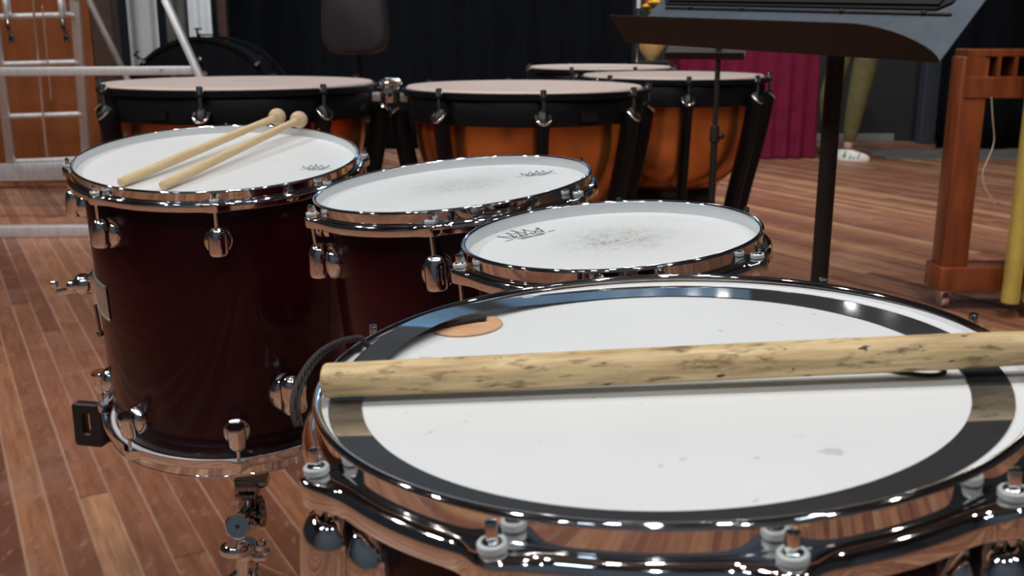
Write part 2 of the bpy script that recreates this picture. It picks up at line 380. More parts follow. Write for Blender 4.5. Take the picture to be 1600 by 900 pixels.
def logo(parent, x, y, z, w, ang):
    """the head maker's printed crown over its name"""
    cu = bpy.data.curves.new('printed_logo', 'FONT'); cu.body = 'REMO'; cu.size = .34; cu.align_x = 'CENTER'; cu.shear = .25; cu.extrude = .004; cu.space_character = .95
    tmp = bpy.data.objects.new('tmp', cu); COL.objects.link(tmp); bpy.context.view_layer.update()
    me0 = bpy.data.meshes.new_from_object(tmp.evaluated_get(bpy.context.evaluated_depsgraph_get()))
    bpy.data.objects.remove(tmp)
    mb = MB(); mb.poly([(v.co.x * 1.1, v.co.y - .16, v.co.z + .004) for v in me0.vertices], [tuple(p.vertices) for p in me0.polygons])
    bpy.data.meshes.remove(me0)
    def stroke(pts, wd):
        for (x0, y0), (x1, y1) in zip(pts, pts[1:]): mb.bar((x0, y0, .003), (x1, y1, .003), wd, .006)
    stroke(CROWN[0:11], .035)
    for (cx, cy) in ((-.62, .38), (-.26, .53), (0, .68), (.26, .53), (.62, .38)): mb.lathe([(.05, 0), (.05, .006), (0, .006)], 12, Matrix.Translation((cx, cy, 0)))
    stroke([(-.78, -.20), (-.56, -.22)], .03); stroke([(.56, -.22), (.80, -.20)], .03)
    stroke([(-.45, -.27), (.45, -.27)], .03); stroke([(-.36, -.34), (-.02, -.34)], .025); stroke([(.04, -.34), (.36, -.34)], .025)
    o = mb.build('printed_logo', M['ink'], parent, False); o.location = (x, y, z); o.scale = (w / 1.6, w / 1.6, .02); o.rotation_euler = (0, 0, ang)
    o['label'] = 'small dark printed crown logo'
    return o
def drum(label, c, nrm, R, L, angs, head_mat, logo_at=None, head_z=-.0125, bottom=True, collar=.0064, zl_=None, kl=1.0):
    root = thing('tom_drum', label, 'drum', c, rot_to(nrm), 'maroon tom drums in a row')
    Rs = R - .0125; A = [radians(a) for a in angs]
    shell = MB().lathe([(Rs - .007, -.0160), (Rs - .0015, -.0160), (Rs, -.0185), (Rs, -L + .0210), (Rs - .0015, -L + .0180), (Rs - .007, -L + .0180)], 192, None, True)
    shell.build('shell', M['maroon'], root)
    hd = MB().lathe([(0, head_z), (R * .5, head_z), (R - collar, head_z), (R - .0044, head_z), (R - .0043, head_z - .0030), (R - .0054, -.0172), (Rs + .002, -.0170), (Rs + .001, -.0185)], 160).build('drumhead', head_mat, root)
    if logo_at: logo(hd, logo_at[0], logo_at[1], head_z + .0002, logo_at[2], radians(logo_at[3]))
    MB().lathe([(0, -L + .0118), (R - .02, -L + .0118), (R - .008, -L + .0125), (R - .0062, -L + .0165), (R - .0062, -L + .0230), (Rs + .001, -L + .0245)], 128).build('bottom_head', M['head_clean'], root)
    satin_inside(hoop_mesh(R, A).build('hoop', M['chrome'], root, True, 40), R, head_z > -.01)
    hoop_mesh(R, A, -L, 224, 1.35).build('bottom_hoop', M['chrome'], root, True, 40)
    zl = zl_ or -.068
    for a in A:
        lug_mesh(cylM(a, Rs, zl), kl).build('lug', M['chrome'], root)
        lug_mesh(cylM(a, Rs, -L - zl + .003, True)).build('lug', M['chrome'], root)
        rd = rod_mesh(R, a, -.0082, zl + .018).build('tension_rod', M['chrome'], root)
        cc, ss = (R + ROD_OUT) * cos(a), (R + ROD_OUT) * sin(a)
        MB().lathe([(.0041, 0), (.0051, 0), (.0057, .0007), (.0057, .0030), (.0051, .0037), (.0044, .0037), (.0041, .003)], 28, Matrix.Translation((cc, ss, -.0112)), True).build('washer', M['nylon'], rd)['label'] = 'white nylon washer'
        rod_mesh(R, a, -L + .0135, -L + .052, True).build('tension_rod', M['chrome'], root)
    return root

T1C, T1N, T1R, T1L = (-.42344, 1.48239, .82983), (.01235, -.126, .99195), .2, .419
t1 = drum('deep maroon tom at the left end with two wooden mallets lying on its head', T1C, T1N, T1R, T1L, [-77, -123.5, -170, -33, 12, 57, 102, 147], M['head_clean'], (.144, -.026, .048, 10))
t2 = drum('maroon tom between the deep tom with mallets and the smallest tom', (-.07017, 1.20727, .83038), (-.0959, -.04304, .99446), .165, .31, [-95, -155, -35, 25, 85, 145], M['head_two'], (.0996, .057, .050, -2))
t3 = drum('smallest maroon tom, just behind the front drum, with a grey worn patch mid-head', (.08832, .90638, .8276), (-.07623, -.03342, .99653), .135, .25, [-160, -100, -39, 21, 81, 141], M['head_three'], (-.076, .0615, .058, 33))
t4 = drum('big front drum with a dark mirror ring and a drumstick lying across it', (.07635, .50304, .83665), (-.0636, -.01471, .99787), .1775, .20, [-151, -117, -84, -53, -19, 14, 48, 82, 116, 150], M['head_front'], None, -.0055, True, .0064, -.056, 1.12)

# extra fittings of the deep tom
Rs = T1R - .0125
mb = MB()
for (z, dz) in ((0, 0),):
    n = 12; vs = []
    for i in range(n + 1):
        a = radians(-136 - 24 * i / n)
        for zz in (-.156, -.163, -.203, -.210):
            rr = Rs + (.0016 if zz in (-.163, -.203) else .0004); vs.append((rr * cos(a), rr * sin(a), zz))
    mb.poly(vs, [(i * 4 + j, i * 4 + j + 1, (i + 1) * 4 + j + 1, (i + 1) * 4 + j) for i in range(n) for j in range(3)])
for zz in (-.158, -.208): mb.tube([((Rs + .0015) * cos(radians(-136 - 24 * i / 12)), (Rs + .0015) * sin(radians(-136 - 24 * i / 12)), zz) for i in range(13)], .0016, 8)
bd = mb.build('badge', M['silver_plate'], t1); bd['label'] = 'silver badge plate'
# clamp with wing screw on the left side
Mx = cylM(radians(-171), Rs, -.195)
cl = MB().box((.006, 0, 0), (.012, .030, .050), Mx, .004).sphere((.022, 0, .004), .017, Mx, (1, 1, 1)).cyl(Mx @ Vector((.012, 0, .004)), Mx @ Vector((.034, 0, .004)), .0125, n=24, bev=.003).build('leg_clamp', M['chrome'], t1)
MB().box((.048, -.004, .000), (.036, .006, .010), Mx @ Matrix.Rotation(.15, 4, 'Y'), .0028).sphere((.066, -.004, .004), .006, Mx, (1, .7, 1)).sphere((.040, 0, .002), .009, Mx).build('wing_screw', M['chrome'], cl)
MB().cyl(Mx @ Vector((.012, .002, -.02)), Mx @ Vector((.010, .002, -.072)), .0026, n=12).sphere((.010, .002, -.076), .0055, Mx).build('clamp_pin', M['dark_chrome'], cl)
# round mount on the right side, above the bottom hoop
Mx = cylM(radians(-55), Rs, -.300)
mt = lug_mesh(Mx, 1.45, .026).build('mount_bracket', M['chrome'], t1)
# little stamped plate on the upper hoop
mb = MB(); vs = []; n = 10
for i in range(n + 1):
    a = radians(-74.5 + 9.0 * i / n)
    for zz in (-.0050, -.0092): vs.append(((T1R - .0015) * cos(a), (T1R - .0015) * sin(a), zz))
mb.poly(vs, [(2 * i, 2 * i + 1, 2 * i + 3, 2 * i + 2) for i in range(n)])
o = mb.build('stamped_plate', M['clear_plate'], t1); so = o.modifiers.new('thick', 'SOLIDIFY'); so.thickness = .0008
mb = MB(); rnd = random.Random(3)
for i in range(9):
    a = radians(-73.3 + 6.6 * i / 8); rr = T1R - .0005
    mb.bar((rr * cos(a), rr * sin(a), -.0058), (rr * cos(a + .003 * (i % 2)), rr * sin(a + .003 * (i % 2)), -.0084), .0009, .0005, (cos(a), sin(a), 0))
mb.build('engraving', M['ink'], o)

# ------------------------------------------------------------------ ring, leather tabs, stick on the front drum
W4 = t4.matrix_basis.copy() if False else (Matrix.Translation(Vector(t4.location)) @ t4.rotation_euler.to_matrix().to_4x4())
def on(Wm, o):
    """stand an object in a drum's tilted frame without making it a child"""
    o.matrix_world = Wm @ o.matrix_basis if False else Wm
    return o
hz = -.0055
def lifted(r, z, a):
    """the film lies a little off centre and rides up over the leather tab and its cord"""
    k = (r - .1475) / (.1664 - .1475); cx, cy = -.0045 * (1 - k) - .003 * k, -.0090 * (1 - k) - .003 * k
    p = cx * cos(a) + cy * sin(a); q = cx * sin(a) - cy * cos(a); rr = p + math.sqrt(r * r - q * q)
    d = (a - radians(142) + pi) % (2 * pi) - pi
    return rr, z + .0064 * math.exp(-(d / .42) ** 2)
rg = MB().lathe([(.1477, .0001), (.1560, .0001), (.1662, .0001), (.1664, .0003), (.1662, .0005), (.1560, .0005), (.1477, .0005), (.1475, .0003)], 288, Matrix.Translation((0, 0, hz + .0003)), True, lifted).build('muffling_ring', M['film'], None, True, 15)
tag(on(W4, rg), 'dark mirror-like muffling ring lying round the edge of the front drum head', 'drum ring')
ld = thing('leather_tab', 'tan leather disc with a black cord through it on the front drum head', 'leather disc'); on(W4, ld)
Mx = Matrix.Translation((-.1045, .0975, hz))
MB().lathe([(0, .0015), (.0210, .0015), (.0218, .0012), (.0218, .0003), (.0210, .0001), (0, .0001)], 56, Mx).build('disc', M['leather'], ld)
pts = [(-.0955, .1020, hz + .0034), (-.104, .0990, hz + .0033), (-.113, .0950, hz + .0033), (-.1215, .0905, hz + .0030), (-.130, .0845, hz + .0020), (-.140, .0760, hz + .0018), (-.149, .0680, hz + .0017), (-.1550, .0630, hz + .0020), (-.1593, .0592, hz + .0034), (-.1630, .0580, .0036),
       (-.1690, .0546, .0038), (-.1750, .0510, .0030), (-.1815, .0445, .0008), (-.1868, .0355, -.003), (-.1905, .0255, -.008), (-.1925, .0165, -.014), (-.1925, .0105, -.021), (-.1905, .0075, -.028)]
def smooth(P, k=5):
    P = [Vector(p) for p in P]; out = []
    for i in range(len(P) - 1):
        p0, p1, p2, p3 = P[max(i - 1, 0)], P[i], P[i + 1], P[min(i + 2, len(P) - 1)]
        for j in range(k):
            s = j / k; out.append(.5 * ((2 * p1) + (p2 - p0) * s + (2 * p0 - 5 * p1 + 4 * p2 - p3) * s * s + (3 * p1 - p0 - 3 * p2 + p3) * s ** 3))
    return out + [P[-1]]
c1 = MB().tube(smooth(pts), .0016, 10).tube(smooth([(x - .0018, y - .0030, z + .0012) for x, y, z in pts[9:]]), .0016, 10)
c1.sphere((-.0952, .1022, hz + .0034), .0026, None, (1.2, 1, .9), 14, 10); c1.build('cord', M['cord'], ld)
lp = thing('cord_loop', 'loop of thin black cord lying on the white head under the drumstick', 'cord'); on(W4, lp)
MB().tube(smooth([(.088, -.0165, hz + .0013), (.104, -.0210, hz + .0013), (.116, -.0300, hz + .0013), (.125, -.0345, hz + .0013), (.1325, -.0325, hz + .0013), (.1335, -.0255, hz + .0013), (.127, -.018, hz + .0013), (.116, -.013, hz + .0013)], 6), .0011, 8).build('loop', M['cord'], lp)
# drumstick, thick butt left, resting on both sides of the rim
st = thing('drumstick', 'thick worn wooden drumstick lying across the rim of the front drum', 'drumstick')
P0 = W4 @ Vector((-.1700, -.0175, .0056)); P1 = W4 @ Vector((.1662, -.0407, .0090)); d = (P1 - P0).normalized()
x = d; z = (Vector((0, 0, 1)) - x * x.z).normalized(); y = z.cross(x)
Ms = Matrix((x, y, z)).transposed().to_4x4(); Ms.translation = P0; st.matrix_world = Ms
rX = Matrix.Rotation(pi / 2, 4, 'Y')
r0 = .0088
MB().lathe([(0, -.0006), (r0 - .0016, -.0004), (r0 - .0006, .0003), (r0 - .0001, .0012), (r0, .0024), (r0, .20), (r0 * .985, .30), (r0 * .90, .345), (r0 * .72, .375), (r0 * .50, .392)], 48, rX).build('shaft', M['hickory'], st)
MB().lathe([(r0 * .48, .3905), (r0 * .52, .394), (r0 * .66, .399), (r0 * .66, .404), (r0 * .48, .409), (0, .411)], 40, rX).build('tip', M['hickory'], st)
# mallets on the deep tom
W1 = Matrix.Translation(Vector(T1C)) @ rot_to(T1N).to_matrix().to_4x4()
def mallet(a, b, label):
    a = W1 @ Vector(a); b = W1 @ Vector(b); d = (b - a); L = d.length
    o = thing('wooden_mallet', label, 'mallet', group='wooden mallets on the deep tom')
    Mm = d.to_track_quat('Z', 'Y').to_matrix().to_4x4(); Mm.translation = a; o.matrix_world = Mm
    MB().lathe([(0, 0), (.0046, .0002), (.0062, .0014), (.0067, .004), (.0067, L * .35), (.0060, L * .7), (.0056, L - .006), (0, L - .006)], 28).build('shaft', M['maple'], o)
    MB().lathe([(0, L - .0135), (.0050, L - .013), (.0066, L - .0118), (.0066, L - .0095), (.0080, L - .009)] + [(.0138 * sin(pi * k / 20), L + .001 - .0138 * cos(pi * k / 20)) for k in range(6, 20)] + [(0, L + .0148)], 32).build('ball_head', M['ball'], o)
mallet((-.0940, -.1385, -.0056), (.0433, .1930, .0142), 'wooden ball mallet lying on the deep tom, the one farther left and back')
mallet((-.0345, -.1520, -.0056), (.0822, .1730, .0142), 'wooden ball mallet lying on the deep tom, the one nearer the crown logo')

# ------------------------------------------------------------------ stands under the toms
def legs(root, z, spread, m, k=3, a0=.5, r=.008):
    for i in range(k):
        a = a0 + 2 * pi * i / k; e = Vector((spread * cos(a), spread * sin(a), .012))
        lg = MB().tube([(.012 * cos(a), .012 * sin(a), z), e], r, 12).build('leg', m, root)
        MB().sphere(e, .013, None, (1, 1, .9), 14, 10).build('rubber_foot', M['rubber'], lg)
def drum_stand(label, c, nrm, R, L):
    n = Vector(nrm).normalized(); base = Vector(c) - n * (L + .0004); top = base - n * .09
    root = thing('drum_stand', label, 'drum stand', (top.x, top.y, 0))
    MB().cyl((0, 0, .03), (0, 0, top.z - .02), .0125, n=24).build('pole', M['chrome'], root)
    MB().sphere((0, 0, top.z), .026, None, (1, 1, .9)).build('tilter', M['dark_chrome'], root)
    e = rot_to(n).to_matrix()
    for i in range(3):
        q = base - Vector((top.x, top.y, 0)) + e @ Vector(((R - .01) * cos(2.1 * i + .9), (R - .01) * sin(2.1 * i + .9), -.006))
        q2 = base - Vector((top.x, top.y, 0)) + e @ Vector(((R - .06) * cos(2.1 * i + .9), (R - .06) * sin(2.1 * i + .9), -.022))
        MB().tube(smooth([(0, 0, top.z), q2, q], 6), .0058, 10).build('basket_arm', M['chrome'], root)
    legs(root, .30, .26, M['chrome'])
drum_stand('chrome stand carrying the second tom', (-.07017, 1.20727, .83038), (-.0959, -.04304, .99446), .165, .31)
drum_stand('chrome stand carrying the smallest tom', (.08832, .90638, .8276), (-.07623, -.03342, .99653), .135, .25)
drum_stand('chrome stand carrying the big front drum', (.07635, .50304, .83665), (-.0636, -.01471, .99787), .1775, .20)
# the stand under the deep tom shows its clamp and wing bolt
q = at(384, 800, 1.42)
ds = thing('drum_stand', 'chrome stand with clamp and wing bolt carrying the deep maroon tom', 'drum stand', (q.x, q.y, 0))
B = lambda px, py, Y: at(px, py, Y) - Vector((q.x, q.y, 0))
a = B(382, 882, 1.42)
MB().cyl((a.x, a.y, .03), (a.x, a.y, .235), .0125, n=24).build('pole', M['chrome'], ds)
cs = MB().sphere(B(385, 862, 1.42), .021, None, (1.15, 1, .75)).sphere(B(368, 858, 1.40), .024, None, (1.05, .8, .62)).cyl(B(384, 846, 1.42), B(384, 905, 1.42), .0175, .0135, 28, .002).build('clamp_casting', M['chrome'], ds)
MB().sphere(B(408, 852, 1.405), .010).sphere(B(416, 862, 1.405), .007).box(B(406, 872, 1.402), (.022, .008, .008), None, .003).build('wing_bolt', M['chrome'], cs)
kn = MB(); a, b = B(371, 823, 1.352), B(392, 806, 1.43); dv = (b - a).normalized()
kn.cyl(a, b, .0192, .0192, 36, .0025).build('ratchet_knob', M['chrome'], ds)
MB().cyl(a - dv * .0006, a + dv * .004, .0032, n=16).build('screw_hole', M['rubber'], ds)
hd = MB().box(B(388, 762, 1.425), (.036, .034, .030), None, .006).box(B(394, 750, 1.43), (.050, .03, .016), None, .005).cyl(B(388, 770, 1.425), B(388, 812, 1.425), .0135, .0165, 24, .002).box(B(383, 776, 1.402), (.030, .006, .006), None, .002).build('tilter_head', M['dark_chrome'], ds)
ey = MB(); c = B(408, 799, 1.405)
Mr = Matrix.Translation(c) @ Matrix.Rotation(radians(28), 4, 'Z') @ Matrix.Rotation(pi / 2, 4, 'Y') @ Matrix.Diagonal((1.75, 1, 1, 1))
ey.lathe([(.0062, -.005), (.0125, -.005), (.0142, -.0030), (.0142, .0030), (.0125, .005), (.0062, .005)], 32, Mr, True).build('wing_loop', M['dark_chrome'], ds)
# arm up to the shell's round mount
n1 = Vector(T1N).normalized(); e1 = rot_to(T1N).to_matrix()
up = Vector(T1C) + e1 @ Vector((.2 * .50, -.2 * .82, -T1L - .006)) - Vector((q.x, q.y, 0))
MB().tube(smooth([B(390, 752, 1.43), B(396, 744, 1.46), B(404, 742, 1.52), Vector(T1C) + e1 @ Vector((0, 0, -T1L - .012)) - Vector((q.x, q.y, 0))], 6), .0075, 12).build('holder_arm', M['dark_chrome'], ds)
for k, (ax, ay) in enumerate(((-.175, -.05), (.12, .14), (0, .185))):
    e = Vector(T1C) + e1 @ Vector((ax, ay, -T1L - .0075)) - Vector((q.x, q.y, 0)); m0 = Vector(T1C) + e1 @ Vector((0, 0, -T1L - .016)) - Vector((q.x, q.y, 0))
    MB().tube(smooth([m0, m0.lerp(e, .6) - Vector((0, 0, .012)), e], 6), .006, 10).build('basket_arm', M['chrome'], ds)
legs(ds, .20, .24, M['chrome'], a0=1.2)
# black slotted rubber grip of the left basket arm
c = B(141, 662, 1.60); mb = MB(); hw, hh, iw, ih = .0265, .0375, .0067, .0180
outer = []; inner = []
def rrect(w, h, r, n=5): return [(sx * (w - r) + r * cos(a0 + pi / 2 * k / n), sy * (h - r) + r * sin(a0 + pi / 2 * k / n)) for sx, sy, a0 in ((1, 1, 0), (-1, 1, pi / 2), (-1, -1, pi), (1, -1, 1.5 * pi)) for k in range(n + 1)]
O = rrect(hw, hh, .007); I = [(x_ - .001, y_ + .003) for x_, y_ in rrect(iw, ih, .004)]; n = len(O); vs = []
for yy, k in ((-.009, .94), (-.007, 1), (.007, 1), (.009, .94)):
    vs += [(x_ * k, yy, y_ * k) for x_, y_ in O]
for yy, k in ((-.009, 1.12), (-.007, 1), (.007, 1), (.009, 1.12)):
    vs += [(x_ * k, yy, y_ * k) for x_, y_ in I]
fs = []
for j in range(3):
    for i in range(n):
        i2 = (i + 1) % n; fs += [(j * n + i, j * n + i2, (j + 1) * n + i2, (j + 1) * n + i), ((4 + j) * n + i, (5 + j) * n + i, (5 + j) * n + i2, (4 + j) * n + i2)]
for i in range(n):
    i2 = (i + 1) % n; fs += [(i, 4 * n + i, 4 * n + i2, i2), (3 * n + i, 3 * n + i2, 7 * n + i2, 7 * n + i)]
mb.poly(vs, fs, Matrix.Translation(c) @ Matrix.Rotation(radians(-12), 4, 'Z'))
mb.box(c + Vector((.030, .014, -.026)), (.022, .016, .022), None, .004)
mb.build('rubber_grip', M['black_plastic'], ds)['label'] = 'black slotted rubber grip'

# ------------------------------------------------------------------ kettledrums
def kettledrum(label, cx, cy, R, zr, angs, plate=None, strut_angs=None):
    root = thing('kettledrum', label, 'kettledrum', (cx, cy, 0), None, 'copper kettledrums in an arc')
    MB().lathe([(0, zr - .001), (R - .020, zr - .001), (R - .012, zr), (R - .008, zr - .003), (R - .006, zr - .010), (R - .004, zr - .016)], 128).build('drumhead', M['kettle_head'], root)
    MB().lathe([(R - .004, zr - .006), (R + .004, zr - .006), (R + .008, zr - .009), (R + .008, zr - .024), (R + .003, zr - .027), (R - .004, zr - .026)], 128, None, True).build('counterhoop', M['counterhoop'], root)
    zc = zr - .098
    MB().lathe([(R - .030, zr - .027), (R - .006, zr - .027), (R - .002, zr - .034), (R - .004, zc), (R - .030, zc - .004)], 128, None, True).build('rim_collar', M['counterhoop'], root)
    rb = R - .034; H = zc - (zr - .46) + .04
    prof = [(rb * math.cos(u) ** .62, zc - .004 - H * .82 * sin(u)) for u in [radians(k * 90 / 22) for k in range(22)]] + [(0, zc - .004 - H * .82)]
    MB().lathe(prof, 128).build('bowl', M['copper'], root, True, 70)
    zb = zc - .004 - H * .82
    MB().lathe([(.05, zb + .02), (.16, zb + .02), (.17, zb), (.16, zb - .03), (.05, zb - .03)], 48, None, True).build('base_ring', M['black_metal'], root)
    MB().cyl((0, 0, .16), (0, 0, zb), .035, .05, 32).build('pedestal', M['black_metal'], root)
    for i, a in enumerate(strut_angs or angs):
        a = radians(a); f = lambda r, z: (r * cos(a), r * sin(a), z)
        s = MB(); P = smooth([f(R - .002, zr - .070), f(R + .012, zr - .094), f(R + .008, zr - .140), f(R - .012, zr - .25), f(R - .050, zr - .42), f(R - .085, zr - .60), f(R - .115, .10)], 6)
        s.tube(P, [.024 if k < 7 else max(.0205, .024 - .0012 * (k - 6)) for k in range(len(P))], 16, True, (1.4, .9))
        s.build('strut', M['black_metal'], root)
    for a in angs:
        a = radians(a); f = lambda r, z: Vector((r * cos(a), r * sin(a), z))
        rd = MB().cyl(f(R + .024, zr - .078), f(R + .024, zr + .001), .0056, n=14).cyl(f(R + .024, zr - .014), f(R + .024, zr + .006), .0105, .0088, 16, .002).build('tuning_rod', M['chrome'], root)
        MB().bar(f(R + .002, zr - .020), f(R + .032, zr - .020), .020, .008, bevel=.002).build('claw', M['black_metal'], rd)
        t_ = Vector((-sin(a), cos(a), 0)) * .020
        MB().tube(smooth([f(R + .018, zr - .064) - t_, f(R + .036, zr - .078) - t_ * .9, f(R + .042, zr - .088), f(R + .036, zr - .078) + t_ * .9, f(R + .018, zr - .064) + t_], 5), .0042, 10).sphere(f(R + .030, zr - .082), .009).build('fork', M['chrome'], rd)
    if plate is not None:
        a = radians(plate); Mx = cylM(a, R - .0015, zr - .072)
        nb = MB()
        for (yy, zz, wy, wz) in ((0, .0125, .056, .003), (0, -.0125, .056, .003), (.0265, 0, .003, .026), (-.0265, 0, .003, .026)): nb.box((.001, yy, zz), (.003, wy, wz), Mx)
        nb.box((0, 0, 0), (.002, .050, .022), Mx).build('nameplate', M['dark_chrome'], root)
    for k in range(3):
        a = .5 + k * 2.094; e = Vector((.30 * cos(a), .30 * sin(a), .10))
        lg = MB().bar((.0, 0, .17), e, .05, .035, bevel=.008).build('leg', M['black_metal'], root)
        MB().cyl(e + Vector((-.015 * sin(a), .015 * cos(a), -.055)), e + Vector((.015 * sin(a), -.015 * cos(a), -.055)), .045, n=24, bev=.006).bar(e, e + Vector((0, 0, -.055)), .012, .05, up=(1, 0, 0)).build('castor', M['rubber'], lg)
    MB().box((0, -.34, .07), (.11, .26, .025), Matrix.Rotation(.25, 4, 'X'), .008).bar((0, -.02, .17), (0, -.30, .09), .04, .03, bevel=.006).build('pedal', M['chrome'], root)
    return root
K = {}
c = at(377, 129, 3.17); K1 = kettledrum('largest kettledrum, behind the deep tom with the mallets', c.x, 3.17, .405, .857, [-90 + 45 * k for k in range(8)], -109)
c = at(819, 136, 3.24)
K2 = kettledrum('middle kettledrum, behind the second tom, with an orange copper bowl', c.x, 3.24, .372, .842, [-83 + 45 * k for k in range(8)], -61)
c = at(1051, 117, 3.85); K4 = kettledrum('right kettledrum with its whole copper bowl showing beside the slim black stand', c.x, 3.85, .336, .852, [-90 + 45 * k for k in range(8)])
c = at(938, 107, 4.6); K3 = kettledrum('smallest kettledrum, farthest back, half hidden by its neighbours', c.x, 4.6, .315, .858, [-115 + 45 * k for k in range(8)])
# tuning gauges at the meeting rims
for root, px, py, Y, w in ((K1, 588, 151, 3.08, .026), (K2, 637, 152, 3.14, .046)):
    p = at(px, py, Y) - Vector(root.location)
    g = MB().box(p, (w, .018, .026), None, .003).build('tuning_gauge', M['silver_plate'], root)
    MB().tube(smooth([p + Vector((.01, 0, -.018)), p + Vector((.018, -.004, -.030)), p + Vector((.030, 0, -.024)), p + Vector((.022, .03, -.01))], 5), .004, 8).build('gauge_bracket', M['chrome'], g)
p = at(606, 132, 3.1) - Vector(K1.location)
MB().sphere(p, .014).sphere(p + Vector((.03, .0, .006)), .013).box(p + Vector((.012, 0, .012)), (.05, .02, .014), Matrix.Identity(4), .004).box(p + Vector((.0, .02, -.03)), (.03, .02, .05), None, .005).cyl(p + Vector((-.045, .03, -.025)), p + Vector((.01, 0, -.006)), .011, n=16).build('fine_tuner', M['chrome'], K1)

# ------------------------------------------------------------------ bass drum, chair, ladder behind
c = at(318, 186, 6.55)
bs = thing('bass_drum', 'big black bass drum standing on edge behind the sloping aluminium leg', 'bass drum', (c.x, 6.55, 0))
RX = Matrix.Translation((0, 0, c.z)) @ Matrix.Rotation(pi / 2, 4, 'X')
RB = .505
MB().lathe([(RB - .03, -.02), (RB - .03, -.42)], 96, RX).lathe([(RB - .03, -.02), (RB - .04, -.02), (RB - .04, -.42), (RB - .03, -.42)], 96, RX).build('shell', M['counterhoop'], bs)
MB().lathe([(0, .0), (RB - .03, .0), (RB - .02, -.012)], 96, RX).build('drumhead', M['velvet'], bs)
for z0 in (.0, -.44): MB().lathe([(RB - .022, z0 + .010), (RB, z0 + .010), (RB + .003, z0 - .01), (RB, z0 - .04), (RB - .022, z0 - .04)], 96, RX, True).build('hoop', M['velvet'], bs)
for i in range(8):
    a = pi / 2 - .02 + 2 * pi * i / 8
    p = lambda r, y: Vector((r * cos(a), -y, c.z + r * sin(a)))
    rd = MB().cyl(p(RB + .012, .02), p(RB + .012, -.46), .005, n=12).bar(p(RB - .02, .014), p(RB + .02, .014), .022, .010, up=(0, 1, 0), bevel=.002).sphere(p(RB + .012, .024), .008).build('tension_rod', M['chrome' if i else 'black_metal'], bs)
    MB().bar(p(RB + .012, .034), p(RB + .055, .040), .012, .016, up=(0, 1, 0), bevel=.003).bar(p(RB + .048, .038) + Vector((-.015 * sin(a), 0, .015 * cos(a))) - Vector((0.0, 0, 0)), p(RB + .050, .038) - Vector((-.03 * sin(a), 0, .03 * cos(a))), .010, .010, up=(0, 1, 0)).build('handle', M['black_metal'], rd)
for (x_, z_) in ((.008, .375), (.035, .285)): MB().sphere((x_, -.012, c.z + z_), .016, None, (1, .8, 1)).cyl((x_, -.005, c.z + z_), (x_, -.022, c.z + z_), .010, n=16).build('fitting', M['chrome'], bs)
for s in (-1, 1):
    MB().tube([(s * .30, -.05, .02), (s * .20, .15, .22), (s * .36, .2, c.z - .2), ], .018, 12).tube([(s * .30, .45, .02), (s * .20, .25, .22)], .018, 12).build('stand_leg', M['black_metal'], bs)
MB().bar((-.36, .2, .15), (.36, .2, .15), .04, .04, bevel=.006).box((0, .2, c.z - RB + .0), (.3, .3, .03), None, .006).bar((0, .2, .15), (0, .2, c.z - RB), .05, .05, up=(1, 0, 0)).build('stand_bar', M['black_metal'], bs)

# stool-like chair
c = at(552, 40, 5.2)
ch = thing('office_chair', 'dark padded swivel chair with its backrest above the largest kettledrum', 'chair', (c.x, 5.2, 0), (0, 0, radians(-12)))
mb = MB(); n = 40; vs = []
def sup(k, n, w, h, e=.55): a = 2 * pi * k / n; return (w * math.copysign(abs(cos(a)) ** e, cos(a)), h * math.copysign(abs(sin(a)) ** e, sin(a)))
lay = [(-.034, .80, .84), (-.028, .93, .95), (-.012, 1, 1), (.012, 1, 1), (.026, .94, .96), (.032, .80, .84)]
for yy, kx, kz in lay:
    for k in range(n):
        x_, z_ = sup(k, n, .170 * kx, .19 * kz); x_ *= 1 - .10 * (z_ / .19) ; vs.append((x_, yy + .9 * x_ * x_, 1.085 + z_))
fs = [(j * n + k, j * n + (k + 1) % n, (j + 1) * n + (k + 1) % n, (j + 1) * n + k) for j in range(5) for k in range(n)] + [tuple(range(n))[::-1], tuple(range(5 * n, 6 * n))]
mb.poly(vs, fs).build('backrest', M['upholstery'], ch, True, 60)
MB().tube(smooth([(0, .045, 1.02), (0, .07, .90), (0, .075, .72), (0, .05, .60), (0, -.08, .585)], 5), .020, 10, True, (.5, 1.1)).build('back_bar', M['black_metal'], ch)
mb = MB(); vs = []
for zz, k in ((.590, .86), (.600, .97), (.625, 1), (.645, .96), (.655, .82)):
    for j in range(n): x_, y_ = sup(j, n, .215 * k, .205 * k, .6); vs.append((x_, y_ - .17, zz))
mb.poly(vs, [(j * n + k, j * n + (k + 1) % n, (j + 1) * n + (k + 1) % n, (j + 1) * n + k) for j in range(4) for k in range(n)] + [tuple(range(n))[::-1], tuple(range(4 * n, 5 * n))]).build('seat', M['upholstery'], ch)
MB().cyl((0, -.17, .12), (0, -.17, .40), .028, n=20).cyl((0, -.17, .38), (0, -.17, .59), .018, n=20).build('gas_column', M['black_metal'], ch)
for i in range(5):
    a = 2 * pi * i / 5 + .3; e = Vector((.28 * cos(a), -.17 + .28 * sin(a), .075))
    lg = MB().bar((0, -.17, .125), e, .035, .028, bevel=.006).build('base_arm', M['black_plastic'], ch)
    MB().cyl(e + Vector((-.02 * sin(a), .02 * cos(a), -.045)), e + Vector((.02 * sin(a), -.02 * cos(a), -.045)), .030, n=20, bev=.004).cyl(e, e + Vector((0, 0, -.04)), .008).build('castor', M['black_plastic'], lg)

